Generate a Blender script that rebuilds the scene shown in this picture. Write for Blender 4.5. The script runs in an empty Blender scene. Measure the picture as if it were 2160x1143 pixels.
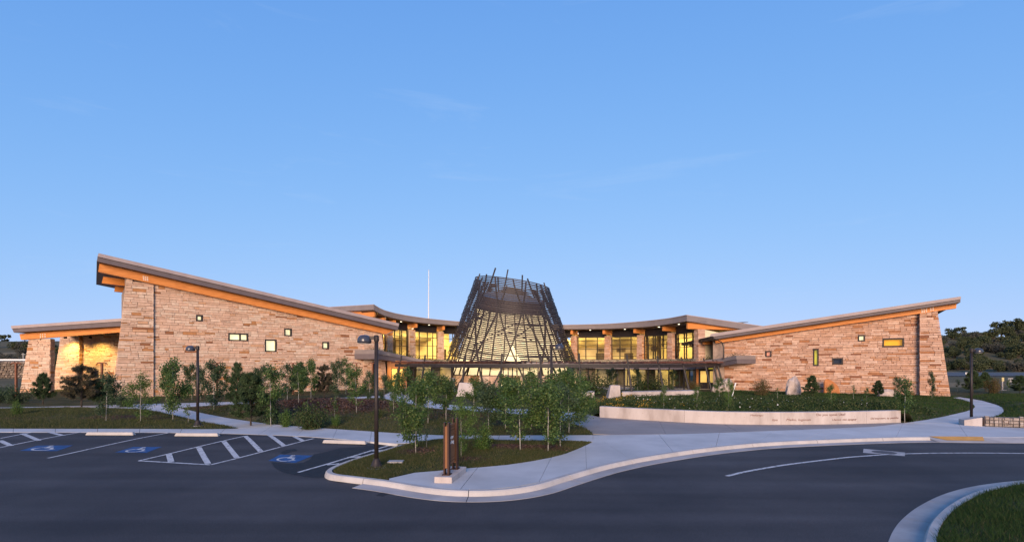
import bpy, bmesh, math, random
import numpy as np
from mathutils import Vector, Matrix, noise
from mathutils.geometry import tessellate_polygon, delaunay_2d_cdt

# ------------------------------------------------------------------ camera, sky, sun, exposure
scene = bpy.context.scene
COL = scene.collection
FPX, CX, HOR, HC = 1050.0, 1080.0, 765.0, 3.0      # lens in photo pixels, picture centre, horizon row, eye height
cam_d = bpy.data.cameras.new('camera')
cam = bpy.data.objects.new('camera', cam_d); COL.objects.link(cam)
cam.location = (0, 0, HC); cam.rotation_euler = (math.radians(90), 0, 0)
cam_d.sensor_width = 36.0; cam_d.lens = 36.0 * FPX / 2160.0
cam_d.shift_y = (HOR - 571.5) / 2160.0
cam_d.clip_end = 5000; cam_d.clip_start = 0.1
scene.camera = cam

SUN_EL, SUN_AZ = 14.0, 186.0     # degrees: the afterglow is low, behind the camera
world = bpy.data.worlds.new('World'); scene.world = world; world.use_nodes = True
wn, wl = world.node_tree.nodes, world.node_tree.links
for n_ in list(wn): wn.remove(n_)
w_out = wn.new('ShaderNodeOutputWorld'); w_bg = wn.new('ShaderNodeBackground')
w_sky = wn.new('ShaderNodeTexSky'); w_sky.sky_type = 'NISHITA'; w_sky.sun_disc = False
w_sky.sun_elevation = math.radians(SUN_EL); w_sky.sun_rotation = math.radians(SUN_AZ)
w_sky.altitude = 1900; w_sky.air_density = 1.0; w_sky.dust_density = 0.3; w_sky.ozone_density = 3.0
w_bg.inputs['Strength'].default_value = 0.15
# thin cirrus: stretched noise over the sky's direction, lightening the sky where it lies
w_tc = wn.new('ShaderNodeTexCoord'); w_mp = wn.new('ShaderNodeMapping')
w_mp.inputs['Scale'].default_value = (1.3, 1.3, 9.0); w_mp.inputs['Location'].default_value = (.55, .2, 1.3); w_mp.inputs['Rotation'].default_value = (0, math.radians(5), 0)
w_nz = wn.new('ShaderNodeTexNoise'); w_nz.inputs['Scale'].default_value = 2.2; w_nz.inputs['Detail'].default_value = 7; w_nz.inputs['Roughness'].default_value = 0.62; w_nz.inputs['Distortion'].default_value = 0.6
w_rp = wn.new('ShaderNodeValToRGB'); w_rp.color_ramp.elements[0].position = 0.58; w_rp.color_ramp.elements[0].color = (0, 0, 0, 1); w_rp.color_ramp.elements[1].position = 0.86; w_rp.color_ramp.elements[1].color = (.22, .22, .22, 1)
w_mx = wn.new('ShaderNodeMix'); w_mx.data_type = 'RGBA'; w_mx.blend_type = 'MIX'; w_mx.inputs['B'].default_value = (4.0, 5.0, 6.5, 1)
wl.new(w_tc.outputs['Generated'], w_mp.inputs['Vector']); wl.new(w_mp.outputs['Vector'], w_nz.inputs['Vector'])
wl.new(w_nz.outputs['Fac'], w_rp.inputs['Fac']); wl.new(w_rp.outputs['Color'], w_mx.inputs['Factor'])
# twilight: the sky is far more even than at noon, so its range is compressed as a whole, channel by channel
w_se = wn.new('ShaderNodeSeparateColor'); w_co = wn.new('ShaderNodeCombineColor'); wl.new(w_sky.outputs['Color'], w_se.inputs['Color'])
for ch, c_, sc_ in (('Red', 2.3, .73), ('Green', 1.4, .795), ('Blue', .8, 1.10)):
    q_ = wn.new('ShaderNodeMath'); q_.operation = 'ADD'; q_.inputs[1].default_value = c_; wl.new(w_se.outputs[ch], q_.inputs[0])
    d_ = wn.new('ShaderNodeMath'); d_.operation = 'DIVIDE'; wl.new(w_se.outputs[ch], d_.inputs[0]); wl.new(q_.outputs[0], d_.inputs[1])
    r_ = wn.new('ShaderNodeMath'); r_.operation = 'MULTIPLY'; r_.inputs[1].default_value = sc_ / .15; wl.new(d_.outputs[0], r_.inputs[0]); wl.new(r_.outputs[0], w_co.inputs[ch])
wl.new(w_co.outputs['Color'], w_mx.inputs['A']); wl.new(w_mx.outputs['Result'], w_bg.inputs['Color'])
wl.new(w_bg.outputs['Background'], w_out.inputs['Surface'])

sun_d = bpy.data.lights.new('afterglow', 'SUN'); sun_d.energy = 5.0; sun_d.angle = math.radians(28); sun_d.color = (1.0, 0.73, 0.54)
sun = bpy.data.objects.new('afterglow', sun_d); COL.objects.link(sun)
_a, _e = math.radians(SUN_AZ), math.radians(SUN_EL)
_sd = Vector((math.sin(_a) * math.cos(_e), math.cos(_a) * math.cos(_e), math.sin(_e)))
sun.rotation_euler = _sd.to_track_quat('Z', 'Y').to_euler()

vs = scene.view_settings
vs.view_transform = 'Standard'; vs.look = 'None'; vs.exposure = 0.0; vs.gamma = 1.0; vs.use_curve_mapping = False

random.seed(7); RNG = np.random.default_rng(7)

# ------------------------------------------------------------------ helpers
def G(px, py, z=0.0):
    """ground point of a photo pixel on the level z"""
    k = (HC - z) / (py - HOR)
    return Vector(((px - CX) * k, FPX * k, z))
def PX(px, py, Y):
    return Vector(((px - CX) / FPX * Y, Y, HC + (HOR - py) / FPX * Y))

def mk(name, verts, faces, mat=None, parent=None, smooth=False, mats=None, midx=None, kind=None):
    me = bpy.data.meshes.new(name)
    me.from_pydata([tuple(v) for v in verts], [], faces)
    for m in (mats or ([mat] if mat else [])): me.materials.append(m)
    if midx is not None: me.polygons.foreach_set('material_index', midx)
    if smooth: me.polygons.foreach_set('use_smooth', [True] * len(me.polygons))
    me.update()
    return ob(name, me, parent, kind)
def ob(name, me, parent=None, kind=None):
    o = bpy.data.objects.new(name, me); COL.objects.link(o)
    if parent is not None:
        o.parent = parent
        L = ORG.get(parent.name)
        if L is not None: o.matrix_parent_inverse = Matrix.Translation(-L)
        if L is not None: ORG[o.name] = Vector((0, 0, 0))
    if kind: o['kind'] = kind
    return o
ORG = {}
def thing(name, label, cat, loc=(0, 0, 0), group=None):
    """an Empty at a thing's base; parts are given in world coordinates"""
    e = bpy.data.objects.new(name, None); COL.objects.link(e)
    e.location = loc; e.empty_display_size = 0.3
    ORG[e.name] = Vector(loc)
    e['label'] = label; e['category'] = cat
    if group: e['group'] = group
    return e
def tag(o, label, cat, group=None):
    o['label'] = label; o['category'] = cat
    if group: o['group'] = group
    return o
def dup(root, loc, rotz=0.0, scale=1.0, label=None, group=None, name=None):
    r = root.copy(); COL.objects.link(r); r.location = loc; r.rotation_euler = (0, 0, rotz)
    r.scale = scale if hasattr(scale, '__len__') else (scale,) * 3
    if name: r.name = name
    if label: r['label'] = label
    if group: r['group'] = group
    for ch in root.children:
        c = ch.copy(); COL.objects.link(c); c.parent = r
        for g in ch.children:
            d = g.copy(); COL.objects.link(d); d.parent = c
    return r

class MB:
    """collects shapes into one mesh"""
    def __init__(s): s.v = []; s.f = []
    def add(s, vs_, fs_):
        b = len(s.v); s.v += [Vector(q) for q in vs_]; s.f += [tuple(i + b for i in f) for f in fs_]
    def hexa(s, p):   # 8 points: bottom ring 0-3, top ring 4-7
        s.add(p, [(0, 3, 2, 1), (4, 5, 6, 7), (0, 1, 5, 4), (1, 2, 6, 5), (2, 3, 7, 6), (3, 0, 4, 7)])
    def box(s, x0, x1, y0, y1, z0, z1):
        s.hexa([(x0, y0, z0), (x1, y0, z0), (x1, y1, z0), (x0, y1, z0), (x0, y0, z1), (x1, y0, z1), (x1, y1, z1), (x0, y1, z1)])
    def bar(s, a, b, w, h, up=(0, 0, 1)):
        a, b = Vector(a), Vector(b); d = (b - a).normalized(); up = Vector(up)
        sd = d.cross(up)
        if sd.length < 1e-4: sd = d.cross(Vector((0, 1, 0)))
        sd.normalize(); u = sd.cross(d).normalized()
        q = []
        for p in (a, b):
            q += [p - sd * w / 2 - u * h / 2, p + sd * w / 2 - u * h / 2, p + sd * w / 2 + u * h / 2, p - sd * w / 2 + u * h / 2]
        s.add(q, [(0, 1, 2, 3)[::-1], (4, 5, 6, 7), (0, 1, 5, 4), (1, 2, 6, 5), (2, 3, 7, 6), (3, 0, 4, 7)])
    def tube(s, pts, rad, n=8, cap=True):
        pts = [Vector(p) for p in pts]; m = len(pts)
        rad = rad if hasattr(rad, '__len__') else [rad] * m
        ring = []; ref = Vector((0.31, 0.17, 0.93))
        for i, p in enumerate(pts):
            d = (pts[min(i + 1, m - 1)] - pts[max(i - 1, 0)]).normalized()
            a = d.cross(ref)
            if a.length < .05: a = d.cross(Vector((1, 0, 0)))
            a.normalize(); b = d.cross(a)
            ring.append([p + (a * math.cos(2 * math.pi * k / n) + b * math.sin(2 * math.pi * k / n)) * rad[i] for k in range(n)])
        base = len(s.v)
        for r in ring: s.v += r
        for i in range(m - 1):
            for k in range(n):
                s.f.append((base + i * n + k, base + i * n + (k + 1) % n, base + (i + 1) * n + (k + 1) % n, base + (i + 1) * n + k))
        if cap:
            s.f.append(tuple(base + k for k in range(n))[::-1]); s.f.append(tuple(base + (m - 1) * n + k for k in range(n)))
    def lathe(s, c, prof, n=16):   # prof: (r, z)
        c = Vector(c); base = len(s.v); m = len(prof)
        for r, z in prof:
            for k in range(n): s.v.append(c + Vector((r * math.cos(2 * math.pi * k / n), r * math.sin(2 * math.pi * k / n), z)))
        for i in range(m - 1):
            for k in range(n):
                s.f.append((base + i * n + k, base + i * n + (k + 1) % n, base + (i + 1) * n + (k + 1) % n, base + (i + 1) * n + k))
        s.f.append(tuple(base + k for k in range(n))[::-1]); s.f.append(tuple(base + (m - 1) * n + k for k in range(n)))
    def prism(s, top, bot):   # two matching rings
        n = len(top); b = len(s.v)
        s.v += [Vector(p) for p in top] + [Vector(p) for p in bot]
        for t in tessellate_polygon([[Vector((p[0], p[1], 0)) for p in top]]):
            s.f.append((b + t[0], b + t[1], b + t[2])); s.f.append((b + n + t[2], b + n + t[1], b + n + t[0]))
        for i in range(n): s.f.append((b + i, b + n + i, b + n + (i + 1) % n, b + (i + 1) % n))
    def obj(s, name, mat, parent=None, smooth=False, kind=None):
        o = mk(name, s.v, s.f, mat, parent, smooth, kind=kind)
        bm = bmesh.new(); bm.from_mesh(o.data); bmesh.ops.recalc_face_normals(bm, faces=bm.faces); bm.to_mesh(o.data); bm.free()
        return o

def resample(pts, n=None, step=None):
    pts = [Vector(p) for p in pts]
    L = [0]
    for a, b in zip(pts, pts[1:]): L.append(L[-1] + (b - a).length)
    if n is None: n = max(2, int(round(L[-1] / step)) + 1)
    out = []; j = 0
    for i in range(n):
        s = L[-1] * i / (n - 1)
        while j < len(L) - 2 and s > L[j + 1]: j += 1
        f = (s - L[j]) / max(1e-9, L[j + 1] - L[j])
        out.append(pts[j].lerp(pts[j + 1], min(1, max(0, f))))
    return out
def smooth_path(pts, per=8):
    pts = [Vector(p) for p in pts]; out = []
    for i in range(len(pts) - 1):
        p0, p1, p2, p3 = pts[max(0, i - 1)], pts[i], pts[i + 1], pts[min(len(pts) - 1, i + 2)]
        # centripetal-ish: scale tangents to the local chord
        l = (p2 - p1).length
        m1 = (p2 - p0) * (l / max(1e-6, (p2 - p1).length + (p1 - p0).length)) if i > 0 else (p2 - p1)
        m2 = (p3 - p1) * (l / max(1e-6, (p3 - p2).length + (p2 - p1).length)) if i < len(pts) - 2 else (p2 - p1)
        for k in range(per):
            t = k / per; t2, t3 = t * t, t * t * t
            out.append(p1 * (2 * t3 - 3 * t2 + 1) + m1 * (t3 - 2 * t2 + t) + p2 * (-2 * t3 + 3 * t2) + m2 * (t3 - t2))
    out.append(pts[-1]); return out

# ------------------------------------------------------------------ materials (all node based)
def mat_new(name):
    m = bpy.data.materials.new(name); m.use_nodes = True
    return m, m.node_tree.nodes, m.node_tree.links, m.node_tree.nodes['Principled BSDF']
def noise_mat(name, c1, c2, scale=3.0, rough=0.8, bump=0.0, bscale=40.0, detail=6, c3=None, spec=0.3, metallic=0.0, stretch=None, mid=(0.35, 0.65), bdist=0.02):
    """two or three real colours mixed by noise in object space, with a fine bump"""
    m, N, L, B = mat_new(name)
    tc = N.new('ShaderNodeTexCoord'); mp = N.new('ShaderNodeMapping'); L.new(tc.outputs['Object'], mp.inputs['Vector'])
    if stretch: mp.inputs['Scale'].default_value = stretch
    nz = N.new('ShaderNodeTexNoise'); nz.inputs['Scale'].default_value = scale; nz.inputs['Detail'].default_value = detail; nz.inputs['Roughness'].default_value = 0.6
    L.new(mp.outputs['Vector'], nz.inputs['Vector'])
    rp = N.new('ShaderNodeValToRGB'); e = rp.color_ramp.elements
    e[0].position, e[1].position = mid; e[0].color = (*c1, 1); e[1].color = (*c2, 1)
    if c3: q = rp.color_ramp.elements.new((mid[0] + mid[1]) / 2); q.color = (*c3, 1)
    L.new(nz.outputs['Fac'], rp.inputs['Fac']); L.new(rp.outputs['Color'], B.inputs['Base Color'])
    B.inputs['Roughness'].default_value = rough; B.inputs['Metallic'].default_value = metallic; B.inputs['Specular IOR Level'].default_value = spec
    if bump:
        n2 = N.new('ShaderNodeTexNoise'); n2.inputs['Scale'].default_value = bscale; n2.inputs['Detail'].default_value = 5
        L.new(mp.outputs['Vector'], n2.inputs['Vector'])
        bp = N.new('ShaderNodeBump'); bp.inputs['Strength'].default_value = bump; bp.inputs['Distance'].default_value = bdist
        L.new(n2.outputs['Fac'], bp.inputs['Height']); L.new(bp.outputs['Normal'], B.inputs['Normal'])
    return m
def island_mat(name, stops, rough=0.85, nscale=6.0, namt=0.25, bump=0.35, transl=0.0, const=False, bscale=18.0, spec=0.3):
    """each loose piece (or each object) takes its own colour from the ramp; noise gives grain"""
    m, N, L, B = mat_new(name)
    ge = N.new('ShaderNodeNewGeometry'); oi = N.new('ShaderNodeObjectInfo')
    ad = N.new('ShaderNodeMath'); ad.operation = 'ADD'; L.new(ge.outputs['Random Per Island'], ad.inputs[0]); L.new(oi.outputs['Random'], ad.inputs[1])
    fr = N.new('ShaderNodeMath'); fr.operation = 'FRACT'; L.new(ad.outputs[0], fr.inputs[0])
    rp = N.new('ShaderNodeValToRGB'); rp.color_ramp.interpolation = 'CONSTANT' if const else 'LINEAR'
    els = rp.color_ramp.elements
    els[0].position = stops[0][0]; els[0].color = (*stops[0][1], 1); els[1].position = stops[-1][0]; els[1].color = (*stops[-1][1], 1)
    for p, c in stops[1:-1]: q = els.new(p); q.color = (*c, 1)
    L.new(fr.outputs[0], rp.inputs['Fac'])
    out = rp.outputs['Color']
    tc = N.new('ShaderNodeTexCoord')
    if namt:
        nz = N.new('ShaderNodeTexNoise'); nz.inputs['Scale'].default_value = nscale; nz.inputs['Detail'].default_value = 6
        L.new(tc.outputs['Object'], nz.inputs['Vector'])
        mr = N.new('ShaderNodeMapRange'); mr.inputs['From Min'].default_value = .25; mr.inputs['From Max'].default_value = .75; mr.inputs['To Min'].default_value = 1 - namt; mr.inputs['To Max'].default_value = 1 + namt
        L.new(nz.outputs['Fac'], mr.inputs['Value'])
        mx = N.new('ShaderNodeMix'); mx.data_type = 'RGBA'; mx.blend_type = 'MULTIPLY'; mx.inputs['Factor'].default_value = 1
        L.new(out, mx.inputs['A']); L.new(mr.outputs['Result'], mx.inputs['B']); out = mx.outputs['Result']
    L.new(out, B.inputs['Base Color']); B.inputs['Roughness'].default_value = rough; B.inputs['Specular IOR Level'].default_value = spec
    if bump:
        n2 = N.new('ShaderNodeTexNoise'); n2.inputs['Scale'].default_value = bscale; n2.inputs['Detail'].default_value = 5
        L.new(tc.outputs['Object'], n2.inputs['Vector'])
        bp = N.new('ShaderNodeBump'); bp.inputs['Strength'].default_value = bump; bp.inputs['Distance'].default_value = 0.03
        L.new(n2.outputs['Fac'], bp.inputs['Height']); L.new(bp.outputs['Normal'], B.inputs['Normal'])
    if transl:
        tr = N.new('ShaderNodeBsdfTranslucent'); L.new(out, tr.inputs['Color'])
        ms = N.new('ShaderNodeMixShader'); ms.inputs['Fac'].default_value = transl
        L.new(B.outputs['BSDF'], ms.inputs[1]); L.new(tr.outputs['BSDF'], ms.inputs[2])
        L.new(ms.outputs['Shader'], N['Material Output'].inputs['Surface'])
    return m
def lit_mat(name, col, strength, var=0.3, scale=1.2):
    """a lit pane: frosted look whose own glow stands in for lamp light from behind"""
    m, N, L, B = mat_new(name)
    tc = N.new('ShaderNodeTexCoord'); nz = N.new('ShaderNodeTexNoise'); nz.inputs['Scale'].default_value = scale; nz.inputs['Detail'].default_value = 3
    L.new(tc.outputs['Object'], nz.inputs['Vector'])
    mr = N.new('ShaderNodeMapRange'); mr.inputs['From Min'].default_value = .3; mr.inputs['From Max'].default_value = .7
    mr.inputs['To Min'].default_value = strength * (1 - var); mr.inputs['To Max'].default_value = strength * (1 + var)
    L.new(nz.outputs['Fac'], mr.inputs['Value'])
    B.inputs['Base Color'].default_value = (*[c * .6 for c in col], 1); B.inputs['Roughness'].default_value = 0.12
    B.inputs['Emission Color'].default_value = (*col, 1); L.new(mr.outputs['Result'], B.inputs['Emission Strength'])  # lamp light put into the surface as uneven emission
    return m

M = {}
LS = [(0.0, (0.635, 0.433, 0.304)), (.16, (0.591, 0.391, 0.268)), (.32, (0.640, 0.473, 0.340)), (.48, (0.612, 0.396, 0.268)), (.62, (0.546, 0.356, 0.240)), (.76, (0.640, 0.459, 0.326)), (.89, (0.556, 0.319, 0.181)), (.945, (0.445, 0.206, 0.082)), (.975, (0.278, 0.119, 0.054)), (1.0, (0.623, 0.422, 0.299))]
RS = [(0.0, (0.567, 0.360, 0.254)), (.16, (0.490, 0.293, 0.199)), (.32, (0.612, 0.412, 0.299)), (.46, (0.535, 0.324, 0.218)), (.60, (0.456, 0.262, 0.172)), (.73, (0.591, 0.375, 0.258)), (.84, (0.490, 0.262, 0.150)), (.92, (0.379, 0.164, 0.072)), (.965, (0.244, 0.098, 0.050)), (1.0, (0.556, 0.350, 0.245))]
M['stone_l'] = island_mat('sandstone_cream', LS, const=True, nscale=3.5, namt=.17, bump=.6, bscale=9)
M['stone_r'] = island_mat('sandstone_pink', RS, const=True, nscale=3.5, namt=.2, bump=.8, bscale=9)
M['mortar'] = noise_mat('mortar', (.30, .215, .165), (.39, .285, .22), 3, .95)
M['glulam'] = noise_mat('glulam', (.54, .185, .042), (.76, .30, .078), 1.2, .42, stretch=(1.2, 1.2, 14), detail=8, c3=(.66, .24, .055), bump=.1, bscale=30)
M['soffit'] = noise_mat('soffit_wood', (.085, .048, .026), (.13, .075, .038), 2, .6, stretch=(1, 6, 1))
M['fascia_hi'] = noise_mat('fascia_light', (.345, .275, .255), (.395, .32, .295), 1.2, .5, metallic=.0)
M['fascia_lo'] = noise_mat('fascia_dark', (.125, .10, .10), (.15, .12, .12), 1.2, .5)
M['fascia_ring'] = noise_mat('fascia_taupe', (.20, .165, .155), (.235, .195, .18), .8, .5)
M['bronze'] = noise_mat('dark_bronze', (.028, .022, .020), (.042, .033, .03), 5, .45, metallic=.2)
M['steel'] = noise_mat('weathered_steel', (.020, .017, .017), (.036, .030, .029), 6, .5)
M['lattice'] = noise_mat('lattice_timber', (.034, .028, .028), (.064, .052, .051), 4, .6, stretch=(1, 1, 3))
M['slat'] = noise_mat('pergola_wood', (.10, .038, .023), (.17, .068, .04), 5, .7)
M['clad'] = noise_mat('lantern_cladding', (.085, .06, .06), (.115, .083, .08), 2, .5)
M['conc'] = noise_mat('pavement_concrete', (.42, .415, .41), (.55, .54, .53), .45, .8, bump=.12, bscale=60, c3=(.49, .48, .47), detail=9)
M['conc_pink'] = noise_mat('tinted_concrete', (.255, .225, .21), (.31, .275, .255), .5, .85, bump=.12, bscale=60)
M['conc_wall'] = noise_mat('cast_concrete', (.36, .30, .265), (.53, .465, .425), .8, .85, bump=.2, bscale=12, c3=(.47, .405, .365), stretch=(1.6, 1.6, .5), detail=9)
M['kerb'] = noise_mat('kerb_concrete', (.38, .355, .335), (.50, .465, .435), 1.2, .85, bump=.15, bscale=30)
M['gutter'] = noise_mat('gutter_concrete', (.29, .275, .27), (.42, .395, .38), .9, .85, bump=.15, bscale=40)
M['asphalt_new'] = noise_mat('fresh_asphalt', (.012, .0125, .015), (.02, .0205, .024), 6, .75, bump=.4, bscale=160)
M['paint'] = noise_mat('road_paint', (.13, .128, .132), (.53, .52, .515), 11, .75, mid=(.34, .50), detail=10)
M['blue'] = noise_mat('blue_paint', (.012, .048, .14), (.018, .088, .25), 3, .7)
M['yellow'] = noise_mat('tactile_yellow', (.50, .25, .05), (.60, .31, .075), 4, .7)
M['manhole'] = noise_mat('iron_cover', (.05, .045, .05), (.10, .09, .09), 8, .6)
M['sign'] = noise_mat('sign_panel', (.21, .085, .032), (.25, .105, .042), 2, .5)
M['sign_dark'] = noise_mat('sign_steel', (.035, .014, .009), (.055, .022, .014), 4, .5)
M['white'] = noise_mat('white_paint', (.66, .66, .64), (.75, .75, .73), 3, .6)
M['letter'] = noise_mat('engraved_letter', (.20, .10, .085), (.25, .14, .12), 6, .9)
M['bark_w'] = noise_mat('aspen_bark', (.17, .16, .135), (.46, .44, .39), 9, .8, stretch=(1, 1, 4))
M['bark_d'] = noise_mat('dark_bark', (.05, .036, .026), (.10, .075, .055), 9, .9)
M['boulder'] = noise_mat('boulder_tan', (.36, .28, .23), (.53, .44, .38), 2.2, .9, bump=.8, bscale=6)
M['boulder_o'] = noise_mat('boulder_orange', (.40, .14, .045), (.56, .23, .085), 2, .9, bump=.8, bscale=6)
M['room'] = noise_mat('plaster_warm', (.62, .52, .32), (.72, .61, .40), .7, .8)
M['room_dark'] = noise_mat('bulkhead', (.10, .075, .045), (.16, .12, .07), 1.5, .6)
M['floor'] = noise_mat('floor_stone', (.25, .2, .15), (.33, .27, .2), 1.5, .6)
M['picture'] = noise_mat('picture_print', (.06, .045, .03), (.30, .24, .16), 3, .5)
M['door'] = noise_mat('door_wood', (.30, .12, .04), (.42, .18, .06), 1.5, .5, stretch=(6, 6, .6))
M['lit'] = lit_mat('lit_pane_cream', (1.0, .86, .50), 1.0, .22)
M['lit_amber'] = lit_mat('lit_pane_amber', (1.0, .44, .02), .46, .35)
M['lit_green'] = lit_mat('lit_pane_lime', (.90, .74, .08), .48, .4)
M['lit_red'] = lit_mat('lit_pane_rose', (.95, .36, .22), .62, .3)
M['lit_door'] = lit_mat('lit_pane_gold', (1.0, .62, .16), .62, .3, .8)
M['dark_pane'] = noise_mat('dark_pane', (.02, .025, .04), (.03, .035, .05), 1, .08, spec=.6)
M['lens'] = lit_mat('lamp_lens', (1.0, .85, .6), 6.0, .02)
# clear glass: mostly see-through with a mirror-like film
m_, N_, L_, B_ = mat_new('clear_glass')
_t = N_.new('ShaderNodeBsdfTransparent'); _t.inputs['Color'].default_value = (.93, .95, .93, 1); _g = N_.new('ShaderNodeBsdfGlossy'); _g.inputs['Roughness'].default_value = .02
_ms = N_.new('ShaderNodeMixShader'); _f = N_.new('ShaderNodeFresnel'); _f.inputs['IOR'].default_value = 1.45
L_.new(_f.outputs['Fac'], _ms.inputs['Fac']); L_.new(_t.outputs['BSDF'], _ms.inputs[1]); L_.new(_g.outputs['BSDF'], _ms.inputs[2]); L_.new(_ms.outputs['Shader'], N_['Material Output'].inputs['Surface'])
M['glass'] = m_
# frosted lantern panes: translucent, lit by the lamps inside
m_, N_, L_, B_ = mat_new('frosted_pane')
_tr = N_.new('ShaderNodeBsdfTranslucent'); _tr.inputs['Color'].default_value = (.78, .72, .58, 1); _gl = N_.new('ShaderNodeBsdfDiffuse'); _gl.inputs['Color'].default_value = (.3, .28, .25, 1)
_ms = N_.new('ShaderNodeMixShader'); _ms.inputs['Fac'].default_value = .35
L_.new(_tr.outputs['BSDF'], _ms.inputs[1]); L_.new(_gl.outputs['BSDF'], _ms.inputs[2]); L_.new(_ms.outputs['Shader'], N_['Material Output'].inputs['Surface'])
M['frost'] = m_
# asphalt with wear, fine stone grain and old tyre-polished streaks
m_, N_, L_, B_ = mat_new('asphalt')
_tc = N_.new('ShaderNodeTexCoord'); _n1 = N_.new('ShaderNodeTexNoise'); _n1.inputs['Scale'].default_value = .22; _n1.inputs['Detail'].default_value = 9; _n1.inputs['Roughness'].default_value = .62
_n2 = N_.new('ShaderNodeTexNoise'); _n2.inputs['Scale'].default_value = 55; _n2.inputs['Detail'].default_value = 3
L_.new(_tc.outputs['Object'], _n1.inputs['Vector']); L_.new(_tc.outputs['Object'], _n2.inputs['Vector'])
_r1 = N_.new('ShaderNodeValToRGB'); _e = _r1.color_ramp.elements; _e[0].position = .33; _e[0].color = (.032, .031, .035, 1); _e[1].position = .7; _e[1].color = (.064, .060, .062, 1)
_r2 = N_.new('ShaderNodeMapRange'); _r2.inputs['From Min'].default_value = .3; _r2.inputs['From Max'].default_value = .7; _r2.inputs['To Min'].default_value = .55; _r2.inputs['To Max'].default_value = 1.5
_mm = N_.new('ShaderNodeMix'); _mm.data_type = 'RGBA'; _mm.blend_type = 'MULTIPLY'; _mm.inputs['Factor'].default_value = 1
L_.new(_n1.outputs['Fac'], _r1.inputs['Fac']); L_.new(_n2.outputs['Fac'], _r2.inputs['Value']); L_.new(_r1.outputs['Color'], _mm.inputs['A']); L_.new(_r2.outputs['Result'], _mm.inputs['B']); L_.new(_mm.outputs['Result'], B_.inputs['Base Color'])
B_.inputs['Roughness'].default_value = .82; B_.inputs['Specular IOR Level'].default_value = .25
_bp = N_.new('ShaderNodeBump'); _bp.inputs['Strength'].default_value = .5; _bp.inputs['Distance'].default_value = .01; L_.new(_n2.outputs['Fac'], _bp.inputs['Height']); L_.new(_bp.outputs['Normal'], B_.inputs['Normal'])
_vo = N_.new('ShaderNodeTexVoronoi'); _vo.inputs['Scale'].default_value = 38; L_.new(_tc.outputs['Object'], _vo.inputs['Vector'])
_vr = N_.new('ShaderNodeMapRange'); _vr.inputs['From Min'].default_value = .0; _vr.inputs['From Max'].default_value = .22; _vr.inputs['To Min'].default_value = 1.0; _vr.inputs['To Max'].default_value = 0.0; L_.new(_vo.outputs['Distance'], _vr.inputs['Value'])
_wn = N_.new('ShaderNodeTexWhiteNoise'); L_.new(_vo.outputs['Color'], _wn.inputs['Vector']); _gt = N_.new('ShaderNodeMath'); _gt.operation = 'GREATER_THAN'; _gt.inputs[1].default_value = .90; L_.new(_wn.outputs['Value'], _gt.inputs[0])
_mu = N_.new('ShaderNodeMath'); _mu.operation = 'MULTIPLY'; L_.new(_vr.outputs['Result'], _mu.inputs[0]); L_.new(_gt.outputs[0], _mu.inputs[1])
_m3 = N_.new('ShaderNodeMix'); _m3.data_type = 'RGBA'; L_.new(_mu.outputs[0], _m3.inputs['Factor']); L_.new(_mm.outputs['Result'], _m3.inputs['A']); _m3.inputs['B'].default_value = (.17, .16, .165, 1)
_mpw = N_.new('ShaderNodeMapping'); _mpw.inputs['Scale'].default_value = (.06, .9, 1); _mpw.inputs['Rotation'].default_value = (0, 0, .25); L_.new(_tc.outputs['Object'], _mpw.inputs['Vector'])
_n4 = N_.new('ShaderNodeTexNoise'); _n4.inputs['Scale'].default_value = 1.0; _n4.inputs['Detail'].default_value = 6; L_.new(_mpw.outputs['Vector'], _n4.inputs['Vector'])
_r4 = N_.new('ShaderNodeMapRange'); _r4.inputs['From Min'].default_value = .35; _r4.inputs['From Max'].default_value = .68; _r4.inputs['To Min'].default_value = .80; _r4.inputs['To Max'].default_value = 1.28; L_.new(_n4.outputs['Fac'], _r4.inputs['Value'])
_m4 = N_.new('ShaderNodeMix'); _m4.data_type = 'RGBA'; _m4.blend_type = 'MULTIPLY'; _m4.inputs['Factor'].default_value = 1; L_.new(_m3.outputs['Result'], _m4.inputs['A']); L_.new(_r4.outputs['Result'], _m4.inputs['B']); L_.new(_m4.outputs['Result'], B_.inputs['Base Color'])
M['asphalt'] = m_
# lawn soil: mown turf and bare mulch by an attribute that says where mulch lies
m_, N_, L_, B_ = mat_new('turf')
_tc = N_.new('ShaderNodeTexCoord'); _n1 = N_.new('ShaderNodeTexNoise'); _n1.inputs['Scale'].default_value = .9; _n1.inputs['Detail'].default_value = 8
_n2 = N_.new('ShaderNodeTexNoise'); _n2.inputs['Scale'].default_value = 14; _n2.inputs['Detail'].default_value = 6
L_.new(_tc.outputs['Object'], _n1.inputs['Vector']); L_.new(_tc.outputs['Object'], _n2.inputs['Vector'])
_r1 = N_.new('ShaderNodeValToRGB'); _e = _r1.color_ramp.elements; _e[0].position = .35; _e[0].color = (.042, .052, .018, 1); _e[1].position = .68; _e[1].color = (.105, .085, .042, 1)
_r2 = N_.new('ShaderNodeValToRGB'); _e = _r2.color_ramp.elements; _e[0].position = .35; _e[0].color = (.045, .023, .014, 1); _e[1].position = .7; _e[1].color = (.13, .068, .043, 1)
_at = N_.new('ShaderNodeAttribute'); _at.attribute_name = 'mulch'
_ad = N_.new('ShaderNodeMath'); _ad.operation = 'ADD'; _sb = N_.new('ShaderNodeMath'); _sb.operation = 'SUBTRACT'; _sb.inputs[1].default_value = .5
_rm = N_.new('ShaderNodeMapRange'); _rm.inputs['From Min'].default_value = .4; _rm.inputs['From Max'].default_value = .6
L_.new(_n1.outputs['Fac'], _sb.inputs[0]); L_.new(_sb.outputs[0], _ad.inputs[0]); L_.new(_at.outputs['Fac'], _ad.inputs[1]); L_.new(_ad.outputs[0], _rm.inputs['Value'])
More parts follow.
